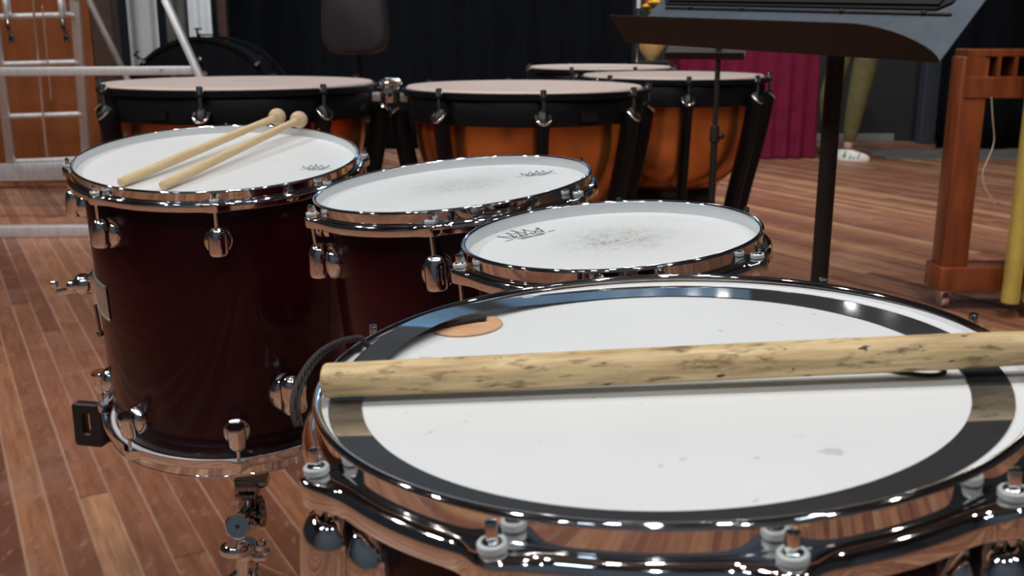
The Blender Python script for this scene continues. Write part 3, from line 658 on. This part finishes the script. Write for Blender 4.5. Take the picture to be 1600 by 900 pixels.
# aluminium ladder-frame
ft = at(75, 285, 6.85)
al = thing('aluminium_ladder', 'tall aluminium ladder frame with rungs, level bar and sloping legs by the wood panelled wall', 'ladder', (ft.x, 6.0, 0))
LB = lambda px, py, Y: at(px, py, Y) - Vector((ft.x, 6.0, 0))
railL = (LB(21, 284, 6.80), LB(-13, 0, 6.10), LB(-42, -240, 5.6)); railR = (LB(137, 268, 6.80), LB(117, 0, 6.10), LB(98, -240, 5.6))
for r in (railL, railR): MB().bar(r[0], r[1], .055, .024, up=(0, 1, 0), bevel=.004).bar(r[1], r[2], .055, .024, up=(0, 1, 0), bevel=.004).build('rail', M['alu'], al)
def on_rail(r, y):
    ys = [(284 if r is railL else 268), 0, -240]
    k = (ys[0] - y) / (ys[0] - 0) if y >= 0 else None
    return r[0].lerp(r[1], k) if k is not None else r[1].lerp(r[2], -y / 240)
for y_ in (248, 172, 91, 23, -50, -120, -195): MB().cyl(on_rail(railL, y_), on_rail(railR, y_ - 3), .017, n=16).build('rung', M['alu'], al)
MB().bar(LB(-120, 272, 6.72), LB(152, 266, 6.72), .05, .115, bevel=.006).build('base_bar', M['alu'], al)
MB().bar(LB(-140, 113, 5.5), LB(309, 110, 5.5), .035, .045, bevel=.004).sphere(LB(252, 107, 5.48), .008).sphere(LB(305, 109, 5.48), .008).build('level_bar', M['alu'], al)
MB().bar(LB(258, 0, 5.5), LB(418, 352, 5.46), .030, .052, up=(0, -1, 0), bevel=.004).bar(LB(258, 0, 5.5), LB(150, -240, 5.5), .030, .052, up=(0, -1, 0), bevel=.004).build('sloping_leg', M['alu'], al)
MB().bar(LB(139, 0, 6.05), LB(190, 104, 6.0), .030, .032, up=(0, -1, 0), bevel=.004).bar(LB(190, 104, 6.0), LB(275, 290, 5.9), .030, .032, up=(0, -1, 0), bevel=.004).bar(LB(139, 0, 6.05), LB(70, -240, 6.1), .030, .032, up=(0, -1, 0), bevel=.004).build('sloping_leg', M['shaded_alu'], al)
MB().bar(LB(-150, -236, 5.5), LB(170, -236, 5.6), .06, .05, bevel=.004).build('top_bar', M['alu'], al)
a, b = LB(-160, 376, 5.05), LB(150, 356, 5.10); a.z = b.z = .029
MB().bar(a, b, .055, .056, bevel=.005).build('floor_bar', M['alu'], al)
MB().tube(smooth([LB(44, -230, 5.6), LB(52, 0, 6.04), LB(57, 60, 6.25), LB(63, 130, 6.42), LB(69, 200, 6.55), LB(74, 246, 6.62)], 4), .006, 8).build('rope', M['rope'], al)
MB().tube(smooth([LB(66, 10, 6.1), LB(71, 60, 6.2), LB(76, 110, 6.3), LB(80, 155, 6.4)], 4), .004, 8).build('rope', M['rope'], al)
for px in (12, 98):
    p = LB(px, 22, 6.10)
    hk = MB().box(p + Vector((0, 0, .03)), (.028, .05, .10), None, .006).build('rung_hook', M['alu'], al)
    MB().tube(smooth([p + Vector((0, -.01, -.03)), p + Vector((.004, -.02, -.075)), p + Vector((.010, -.01, -.12))], 4), .011, 10).box(p + Vector((.012, -.01, -.14)), (.026, .02, .045), None, .005).build('catch', M['dark_chrome'], hk)

# ------------------------------------------------------------------ music stands and chrome stand
A = at(1468, 97, 1.40); Bp = at(978, 66, 1.9125); e1v = (A - Bp); wid = e1v.length; X = e1v.normalized()
hd_ = Vector((-X.y, X.x, 0)).normalized(); tilt = radians(42)
U = (hd_ * cos(tilt) + Vector((0, 0, 1)) * sin(tilt)).normalized(); U = (U - X * U.dot(X)).normalized(); N = X.cross(U).normalized()   # N: out of the music side
if N.z < 0: N = -N
pole_xy = at(1294, 250, 1.75)
ms = thing('music_stand', 'near music stand with a wide grey desk on a thick dark post', 'music stand', (pole_xy.x, pole_xy.y, 0))
off = Vector((pole_xy.x, pole_xy.y, 0))
F = Matrix((X, U, N)).transposed().to_4x4(); F.translation = (A + Bp) / 2 - off
h = wid / 2; DH = .40
def plate(outline, t0, t1, Mx, mb=None):
    mb = mb or MB(); n = len(outline)
    vs = [(x_, y_, t0) for x_, y_ in outline] + [(x_, y_, t1) for x_, y_ in outline]
    return mb.poly(vs, [tuple(range(n))[::-1], tuple(range(n, 2 * n))] + [(k, (k + 1) % n, n + (k + 1) % n, n + k) for k in range(n)], Mx)
desk = [(-h, 0), (h, 0), (h, DH - .05)] + [(h - .05 + .05 * cos(a), DH - .05 + .05 * sin(a)) for a in [radians(10 * k) for k in range(1, 10)]] + [(-h + .05 + .05 * cos(a), DH - .05 + .05 * sin(a)) for a in [radians(90 + 10 * k) for k in range(0, 10)]]
plate(desk, -.0012, .0012, F).build('desk', M['stand_grey'], ms, False)
# lip folded up at right angles to the desk, its right corner rounded
LH = .063
lipo = [(-h, 0), (h, 0)] + [(h - .125 + .125 * cos(a), LH * sin(a)) for a in [radians(9 * k) for k in range(1, 11)]] + [(-h, LH)]
FL = F @ Matrix.Rotation(pi / 2, 4, 'X')
plate([(x_, y_) for x_, y_ in lipo], -.0011, .0011, FL).build('lip', M['stand_dark'], ms, False)['label'] = 'dark brown lip along the lower edge'
MB().box((0.0, .0885, .003), (wid * .90, .0035, .004), F, .001).sphere((-.22, .0895, .004), .0042, F).sphere((-.10, .0895, .004), .0042, F).sphere((.10, .0895, .004), .0042, F).sphere((.24, .0895, .004), .0042, F).build('page_ledge', M['stand_dark'], ms)
pt = F @ Vector((.0, .15, -.012))
pole_top = Vector((0, 0, .97))
MB().cyl((0, 0, .52), (0, 0, .985), .0148, n=28).build('post', M['stand_dark'], ms)
MB().cyl((0, 0, .04), (0, 0, .56), .0180, n=28, bev=.002).build('lower_post', M['stand_dark'], ms)
dc = F @ Vector((0, .15, -.004))
MB().tube(smooth([(0, 0, .96), (0, 0, .985), (dc.x * .5, dc.y * .5, (dc.z + .985) / 2), dc], 5), .010, 12).box((0, .15, -.006), (.09, .05, .008), F, .002).build('tilt_bracket', M['stand_dark'], ms)
for i in range(3):
    a = .4 + i * 2.094; lg = MB().tube(smooth([(0, 0, .15), (.06 * cos(a), .06 * sin(a), .13), (.19 * cos(a), .19 * sin(a), .05), (.24 * cos(a), .24 * sin(a), .012)], 5), .010, 10).build('leg', M['stand_dark'], ms)
    MB().sphere((.245 * cos(a), .245 * sin(a), .011), .011, None, (1.3, 1.3, 1), 12, 8).build('rubber_foot', M['rubber'], lg)
# black folder lying open on the desk
fo = thing('music_folder', 'black music folder lying on the grey desk of the near music stand', 'folder', (0, 0, 0)); fo.matrix_world = Matrix.Translation(off) @ F
cv = [(-.290, .097), (.255, .097), (.272, .112), (.272, .37), (.262, .38), (-.290, .38), (-.300, .37), (-.300, .107)]
plate(cv, .0026, .0050, None).build('cover', M['folder'], fo, False)
plate([(-.285, .102), (.258, .102), (.258, .375), (-.285, .375)], .0050, .0094, None).build('inner_pages', M['folder'], fo, False)

# slim second stand: its post shows in front of the right kettledrum
c = at(1117, 200, 3.05)
s2 = thing('music_stand', 'slim black music stand in front of the right kettledrum', 'music stand', (c.x, 3.05, 0))
MB().cyl((0, 0, .70), (0, 0, .97), .0078, n=16).build('post', M['stand_dark'], s2)
MB().cyl((0, 0, .05), (0, 0, .70), .0108, n=16).cyl((0, 0, .685), (0, 0, .735), .0155, .013, 20, .003).sphere((.018, -.008, .705), .011).build('lower_post', M['stand_dark'], s2)
F2 = Matrix.Translation((-.05, 0, .925)) @ Matrix.Rotation(radians(-20), 4, 'Z') @ Matrix.Rotation(radians(48), 4, 'X')
plate([(-.105, 0), (.125, 0), (.125, .20), (-.105, .20)], -.001, .001, F2).build('desk', M['stand_dark'], s2, False)
plate([(-.105, 0), (.125, 0), (.125, .03), (-.105, .03)], -.001, .001, F2 @ Matrix.Rotation(pi / 2, 4, 'X')).build('lip', M['stand_dark'], s2, False)
for i in range(3):
    a = .2 + i * 2.094; MB().tube(smooth([(0, 0, .20), (.07 * cos(a), .07 * sin(a), .16), (.24 * cos(a), .24 * sin(a), .01)], 5), .007, 10).build('leg', M['stand_dark'], s2)
# upright chrome stand behind the smallest kettledrum
c = at(997, 40, 5.1)
cs_ = thing('upright_stand', 'thin upright chrome stand rising behind the smallest kettledrum', 'stand', (c.x, 5.1, 0))
MB().cyl((0, 0, .10), (0, 0, 1.11), .0085, n=16).cyl((0, 0, 1.075), (0, 0, 1.115), .0145, n=18, bev=.003).build('lower_tube', M['chrome'], cs_)
MB().cyl((0, 0, 1.11), (0, 0, 1.62), .0100, n=16).build('upper_tube', M['nylon'], cs_)
MB().sphere((0, 0, 1.63), .016).build('top_knob', M['black_plastic'], cs_)
legs(cs_, .42, .26, M['chrome'], a0=.9, r=.007)

# ------------------------------------------------------------------ wooden frame and brass tubes at the right
Lt = at(1500, 76, 3.72)
wf = thing('wooden_trestle', 'reddish varnished wooden frame with a slotted top rail and castors', 'wooden frame', (at(1478, 470, 3.72).x, 3.72, 0))
o0 = Vector((wf.location.x, 3.72, 0))
lx = at(1482, 300, 3.72).x - o0.x; W_ = 1.5
legx = .052
MB().box((lx + .030, 0, .525), (.098, .10, .79), None, .008).build('post', M['varnish'], wf)
MB().box((lx + W_ - .03, 0, .525), (.098, .10, .79), None, .008).build('post', M['varnish'], wf)
MB().box((lx + W_ / 2, .0, .120), (W_ + .06, .14, .09), None, .006).build('lower_rail', M['varnish'], wf)
# slotted top rail: strips above, below and between the openings
zt, zb_ = .945, .775
x0, x1 = lx - .005, lx + W_ + .02
mb = MB(); zs0, zs1 = .850, .918
mb.box(((x0 + x1) / 2, 0, (zt + zs1) / 2), (x1 - x0, .11, zt - zs1), None, .004).box(((x0 + x1) / 2, 0, (zb_ + zs0) / 2), (x1 - x0, .11, zs0 - zb_), None, .004)
sx = at(1537, 100, 3.67).x - o0.x; pitch_ = .060; xs = x0
k = 0
while sx + k * pitch_ < x1 - .05:
    a_ = sx + k * pitch_; mb.box(((xs + a_) / 2, 0, (zs0 + zs1) / 2), (a_ - xs, .108, zs1 - zs0 + .004)); xs = a_ + .047; k += 1
mb.box(((xs + x1) / 2, 0, (zs0 + zs1) / 2), (x1 - xs, .108, zs1 - zs0 + .004))
mb.build('top_rail', M['varnish'], wf, False)
MB().box(((sx + x1) / 2, .042, (zs0 + zs1) / 2), (x1 - sx - .02, .012, zs1 - zs0)).build('slot_shade_strip', M['slot'], wf, False)  # dark strip painted in for the shade inside the openings
for xx in (lx + .02, lx + W_ - .02):
    MB().cyl((xx - .014, 0, .037), (xx + .014, 0, .037), .036, n=24, bev=.005).box((xx, 0, .062), (.040, .05, .030), None, .004).build('castor', M['chrome'], wf)
c = at(1552, 160, 3.70)
sg = MB().tube(smooth([at(1549, 152, 3.64), at(1551, 185, 3.66), at(1553, 222, 3.69), at(1543, 250, 3.68), at(1535, 270, 3.68), at(1540, 295, 3.68), at(1548, 308, 3.68), at(1555, 320, 3.68)], 5), .0022, 8).build('string', M['string'])
tag(sg, 'loose pale string hanging from the slotted rail of the reddish wooden frame', 'string')
bt = at(1577, 478, 3.56)
br = thing('brass_tube_rack', 'upright brass-coloured tubes on a low base at the right of the wooden frame', 'tube rack', (bt.x, 3.56, 0))
for i in range(4): MB().lathe([(.026, .06), (.031, .06), (.031, 1.75), (.026, 1.75)], 36, Matrix.Translation((i * .078, 0, 0)), True).build('tube', M['brass'], br)
MB().box((.45, -.16, .025), (.6, .16, .05), None, .006).bar((.70, -.16, .05), (.70, -.16, 1.72), .04, .04, up=(1, 0, 0)).bar((-.03, .0, 1.78), (.73, .0, 1.78), .05, .06, bevel=.005).bar((.70, -.16, 1.72), (.70, 0, 1.78), .04, .04).build('support', M['black_metal'], br)

# ------------------------------------------------------------------ crimson table, flowers
xa, xb = at(1052, 200, 8.5).x, at(1276, 200, 8.35).x
dt = thing('draped_table', 'tall table under a floor-length crimson cloth behind the right kettledrum', 'table', ((xa + xb) / 2, 8.7, 0))
hw_, hdp = (xb - xa) / 2, .34; n = 260; vs = []; rows = 8
def rim(s):
    P = 2 * (2 * hw_ + 2 * hdp); d_ = s * P
    for (ax, ay, bx, by) in ((-hw_, -hdp, hw_, -hdp), (hw_, -hdp, hw_, hdp), (hw_, hdp, -hw_, hdp), (-hw_, hdp, -hw_, -hdp)):
        L_ = math.hypot(bx - ax, by - ay)
        if d_ <= L_: k_ = d_ / L_; return ax + (bx - ax) * k_, ay + (by - ay) * k_, (by - ay) / L_, -(bx - ax) / L_
        d_ -= L_
    return -hw_, -hdp, 0, -1
for j in range(rows + 1):
    k_ = j / rows; z_ = .985 - .975 * k_
    for i in range(n):
        x_, y_, nx, ny = rim(i / n); w_ = (.006 + .022 * k_) * (sin(i * .62 + .8 * sin(i * .19)) + .5 * sin(i * .23)); vs.append((x_ * .985 + nx * w_, y_ * .97 + ny * w_, z_))
vs.append((0, 0, .987)); fs = [(j * n + i, j * n + (i + 1) % n, (j + 1) * n + (i + 1) % n, (j + 1) * n + i) for j in range(rows) for i in range(n)] + [(len(vs) - 1, (i + 1) % n, i) for i in range(n)]
MB().poly(vs, fs).build('tablecloth', M['crimson'], dt, True, 70)
MB().lathe([(0, .95), (.2, .95), (.2, .98), (0, .98)], 4, Matrix.Diagonal((hw_ / .16, hdp / .18, 1, 1)) @ Matrix.Rotation(pi / 4, 4, 'Z')).build('table_top', M['timber_dark'], dt, False)
for sx_ in (-1, 1):
    for sy_ in (-1, 1): MB().box((sx_ * (hw_ - .09), sy_ * .22, .475), (.05, .05, .95)).build('leg', M['timber_dark'], dt)
c = at(1017, 92, 8.0)
fp = tag(thing('plinth', 'narrow dark plinth under the flower basket', 'plinth', (c.x, 8.0, 0)), None)
MB().box((0, 0, .40), (.20, .20, .76), None, .005).box((0, 0, .012), (.24, .24, .024), None, .005).box((0, 0, .785), (.24, .24, .02), None, .004).build('column', M['wall_dark'], fp)
fb = thing('flower_basket', 'wicker basket of yellow and red flowers behind the near music stand', 'flowers', (c.x, 8.0, .795))
MB().lathe([(0, 0), (.035, 0), (.115, .12), (.13, .18), (.118, .18), (.105, .12), (0, .03)], 40).build('basket', M['wicker'], fb)
rnd = random.Random(11)
for k in range(14):
    a = rnd.uniform(0, 6.28); r_ = rnd.uniform(.02, .14); z_ = rnd.uniform(.36, .60); e = Vector((r_ * cos(a), r_ * sin(a), z_))
    if k == 0: e = Vector((.0, -.12, .425))
    if k == 1: e = Vector((.055, -.10, .44))
    stm = MB().tube([(r_ * .3 * cos(a), r_ * .3 * sin(a), .12), e], .004, 6).build('flower', M['leaf'], fb)
    fl = MB(); pr = .048 if k < 2 else .035
    for q_ in range(9):
        b_ = q_ * 2 * pi / 9; fl.sphere(e + Vector((pr * .6 * cos(b_), pr * .6 * sin(b_), .0)), pr * .5, None, (1, 1, .5), 8, 6)
    fl.sphere(e + Vector((0, 0, .006)), pr * .55, None, (1, 1, .7), 10, 8).build('bloom', M['petal_yellow' if k % 2 == 0 else 'petal_red'], stm)

# ------------------------------------------------------------------ person standing beside the crimson table
def skin(name, joints, edges, m, parent, root=0, sub=2):
    me = bpy.data.meshes.new(name); me.from_pydata([j[:3] for j in joints], edges, []); me.materials.append(m)
    o = bpy.data.objects.new(name, me); COL.objects.link(o); o.parent = parent
    mod = o.modifiers.new('skin', 'SKIN'); mod.use_smooth_shade = True
    for i, j in enumerate(joints):
        sv = me.skin_vertices[0].data[i]; r = j[3] if isinstance(j[3], tuple) else (j[3], j[3]); sv.radius = r; sv.use_root = (i == root)
    s_ = o.modifiers.new('sub', 'SUBSURF'); s_.levels = sub; s_.render_levels = sub
    return o
fx = at(1318, 248, 8.28)
pn = thing('person', 'person in olive trousers and white green-striped shoes standing by the crimson table', 'person', (fx.x, 8.28, 0))
PB = lambda px, py, Y=8.28: at(px, py, Y) - Vector((fx.x, 8.28, 0))
ankN = PB(1325, 222); ankF = PB(1297, 228, 8.40); ankF.z = ankN.z = .085
kneeN = PB(1340, 150, 8.24); kneeF = PB(1293, 145, 8.36); kneeN.z = kneeF.z = .49
hipN = Vector((.125, -.02, .90)); hipF = Vector((-.03, .07, .90)); pel = Vector((.05, .02, .96))
J = [(*pel, (.125, .10)), (*(pel + Vector((0, 0, .14))), (.115, .09)), (*(pel + Vector((.0, .0, .32))), (.135, .10)), (*(pel + Vector((0, 0, .44))), (.10, .08)), (*(pel + Vector((.005, 0, .53))), .052), (*(pel + Vector((.02, -.005, .60))), (.075, .085)), (*(pel + Vector((.022, -.008, .70))), (.078, .092)), (*(pel + Vector((.015, 0, .77))), .055),
     (*hipN, .088), (*kneeN, .056), (*(kneeN.lerp(ankN, .35)), .052), (*ankN, .036), (*hipF, .088), (*kneeF, .056), (*(kneeF.lerp(ankF, .35)), .052), (*ankF, .036),
     (*(pel + Vector((.03, -.18, .43))), .052), (*(pel + Vector((.04, -.25, .17))), .040), (*(pel + Vector((.20, -.16, .22))), .027),
     (*(pel + Vector((-.01, .18, .43))), .052), (*(pel + Vector((.00, .25, .17))), .040), (*(pel + Vector((.17, .18, .21))), .027)]
E_ = [(0, 1), (1, 2), (2, 3), (3, 4), (4, 5), (5, 6), (6, 7), (0, 8), (8, 9), (9, 10), (10, 11), (0, 12), (12, 13), (13, 14), (14, 15), (3, 16), (16, 17), (17, 18), (3, 19), (19, 20), (20, 21)]
for w in (18, 21):
    wv = Vector(J[w][:3]); el = Vector(J[w - 1][:3]); d_ = (wv - el).normalized(); sd = Vector((0, 0, 1)).cross(d_).normalized(); b0 = len(J)
    J.append((*(wv + d_ * .055), (.026, .036))); E_.append((w, b0))
    for f_, (o_, L_) in enumerate(((-.027, .062), (-.009, .075), (.009, .078), (.027, .070))):
        p1 = wv + d_ * .085 + sd * o_; p2 = p1 + d_ * L_ * .5 - Vector((0, 0, .006)); p3 = p2 + d_ * L_ * .45 - Vector((0, 0, .018))
        i_ = len(J); J += [(*p1, .0095), (*p2, .0085), (*p3, .007)]; E_ += [(b0, i_), (i_, i_ + 1), (i_ + 1, i_ + 2)]
    i_ = len(J); p1 = wv + d_ * .035 + sd * -.038; p2 = p1 + d_ * .035 + sd * -.012 - Vector((0, 0, .01)); J += [(*p1, .010), (*p2, .0085)]; E_ += [(w, i_), (i_, i_ + 1)]
body = skin('body', J, E_, M['skin'], pn)
hc = pel + Vector((.03, -.006, .665))
fc = MB().sphere(hc + Vector((.095, 0, -.005)), .016, None, (1, .7, 1.3), 14, 10).sphere(hc + Vector((.082, 0, -.05)), .020, None, (.5, 1, .35), 14, 10)
for s in (-1, 1): fc.sphere(hc + Vector((-.005, s * .083, -.005)), .022, None, (.8, .35, 1.25), 12, 10)
fc.build('face', M['skin'], pn)
ee = MB()
for s in (-1, 1): ee.sphere(hc + Vector((.080, s * .034, .022)), .010, None, (.7, 1.3, .7), 12, 8)
ee.build('eyes', M['hair'], pn)
MB().sphere(hc + Vector((-.018, 0, .040)), .105, None, (1.0, .92, .95), 28, 20).sphere(hc + Vector((-.07, 0, -.03)), .065, None, (.8, 1.1, 1.3), 20, 14).build('hair', M['hair'], pn)
tj = [(*(pel + Vector((0, 0, .06))), (.135, .115)), (*pel, (.14, .115)), (*hipN, .108), (*hipN.lerp(kneeN, .5), .098), (*kneeN, .085), (*kneeN.lerp(ankN, .5), .070), (*(ankN.lerp(kneeN, .12)), .048),
      (*hipF, .105), (*hipF.lerp(kneeF, .5), .088), (*kneeF, .072), (*kneeF.lerp(ankF, .5), .062), (*(ankF.lerp(kneeF, .08)), .048)]
skin('trousers', tj, [(0, 1), (1, 2), (2, 3), (3, 4), (4, 5), (5, 6), (1, 7), (7, 8), (8, 9), (9, 10), (10, 11)], M['olive'], pn)
sj = [(*(pel + Vector((0, 0, .02))), (.15, .125)), (*(pel + Vector((0, 0, .16))), (.135, .108)), (*(pel + Vector((0, 0, .32))), (.152, .118)), (*(pel + Vector((0, 0, .45))), (.10, .085)), (*J[16][:3], .066), (*(Vector(J[16][:3]).lerp(Vector(J[17][:3]), .75)), .056), (*J[19][:3], .066), (*(Vector(J[19][:3]).lerp(Vector(J[20][:3]), .75)), .056)]
skin('black_shirt', sj, [(0, 1), (1, 2), (2, 3), (3, 4), (4, 5), (3, 6), (6, 7)], M['shirt'], pn)
for an, ang in ((ankN, -.25), (ankF, -.55)):
    Mx = Matrix.Translation((an.x + .045, an.y - .02, 0)) @ Matrix.Rotation(ang, 4, 'Z')
    mb = MB(); vs = []; n = 28
    for zz, k, tp in ((.0, .95, 0), (.012, 1, 0), (.03, .98, .0), (.052, .86, -.012), (.07, .62, -.04), (.085, .42, -.06)):
        for i in range(n):
            a = 2 * pi * i / n; vs.append((tp + .128 * k * cos(a), .045 * (k ** .5) * sin(a) * (1 + .12 * cos(a)), zz))
    sh = mb.poly(vs, [(j * n + i, j * n + (i + 1) % n, (j + 1) * n + (i + 1) % n, (j + 1) * n + i) for j in range(5) for i in range(n)] + [tuple(range(n))[::-1], tuple(range(5 * n, 6 * n))], Mx).build('shoe', M['shoe'], pn)
    mb = MB()
    for xx in (-.02, .01, .04): mb.bar(Mx @ Vector((xx - .012, -.046, .018)), Mx @ Vector((xx + .006, -.036, .060)), .010, .004, up=(0, -1, .3))
    mb.bar(Mx @ Vector((-.075, -.038, .03)), Mx @ Vector((-.055, -.030, .075)), .022, .004, up=(0, -1, .3)).build('stripe', M['green'], sh)

# ------------------------------------------------------------------ lights
def lamp(x, y, z, power, size, target=(0, 1.2, .8), col=(1, .975, .945), sy=None):
    li = bpy.data.lights.new('stage_lamp', 'AREA'); li.shape = 'DISK'; li.size = size; li.energy = power; li.color = col
    o = bpy.data.objects.new('stage_lamp', li); COL.objects.link(o); o.location = (x, y, z)
    o.rotation_euler = (Vector(target) - Vector((x, y, z))).to_track_quat('-Z', 'Y').to_euler()
    return o
for x_ in (.14, .70, .92, 1.30, 1.56, 2.70, 3.05, 3.35): lamp(x_, 8.7, 3.50, 1.5, .09)
def spot(x, y, z, power, target, cone=70, col=(1, .975, .945)):
    li = bpy.data.lights.new('stage_spot', 'SPOT'); li.energy = power; li.color = col; li.spot_size = radians(cone); li.spot_blend = .6; li.shadow_soft_size = .10
    o = bpy.data.objects.new('stage_spot', li); COL.objects.link(o); o.location = (x, y, z)
    o.rotation_euler = (Vector(target) - Vector((x, y, z))).to_track_quat('-Z', 'Y').to_euler()
for y_, p_ in ((1.9, 75), (.6, 60)): lamp(-4.6, y_, 4.6, p_, .22, (.2, y_ * .7, .7))
lamp(-.2, 1.35, 5.4, 24, .17, (-.1, 1.3, .8))  # added overhead fill to brighten the heads of the rear toms
for x_, y_ in ((-2.4, .5), (-.9, .25), (.5, .1), (1.7, .4), (3.0, .8)): lamp(x_, y_, 5.3, 34, .17, (x_ * .4, 1.6, .5))
for x_, y_ in ((-2.8, -2.4), (-.8, -2.8), (1.0, -2.7), (2.8, -2.3)): lamp(x_, y_, 4.8, 27, .17, (x_ * .4, 3.2, .5))
for x_ in (-3.2, -.9, 1.2, 3.4): spot(x_, 4.4, 5.6, 420, (x_ * 1.1, 7.4, .3))
for x_ in (-1.2, 1.4, 3.2): spot(x_, 2.2, 5.6, 260, (x_ * 1.15, 4.4, .3), 60)
# added blue wash on the unseen cloth that the ring mirrors
for x_ in (-3.6, -1.4, .8): lamp(x_, 7.7, 5.6, 60, .5, (x_, 9.55, 3.3), (.55, .78, 1.0))

struct('wall_front', MB().box((0, -3.96, 3), (16, .1, 6)), M['wall_blue'])  # unseen wall behind the eye, made blue to tint the chrome reflections
for x_ in (-2.2, 2.2): lamp(x_, -2.2, 5.2, 14, .4, (x_, -3.95, 2.2), (.70, .85, 1.0))  # added bluish wash on the wall behind the eye
w = bpy.data.worlds.new('hall'); scene.world = w; w.use_nodes = True
w.node_tree.nodes['Background'].inputs[0].default_value = (.75, .80, .90, 1); w.node_tree.nodes['Background'].inputs[1].default_value = .025

# ------------------------------------------------------------------ camera
cd = bpy.data.cameras.new('camera'); cam = bpy.data.objects.new('camera', cd); COL.objects.link(cam)
cam.location = EYE; cam.rotation_euler = (radians(90) - PITCH, 0, 0)
cd.sensor_width = 36; cd.lens = 36; cd.clip_start = .02; cd.clip_end = 60
cd.dof.use_dof = True; cd.dof.focus_distance = .80; cd.dof.aperture_fstop = 15
scene.camera = cam
vs_ = scene.view_settings; vs_.view_transform = 'Standard'; vs_.look = 'None'; vs_.gamma = 1; vs_.exposure = -0.27
try: vs_.use_curve_mapping = False
except Exception: pass
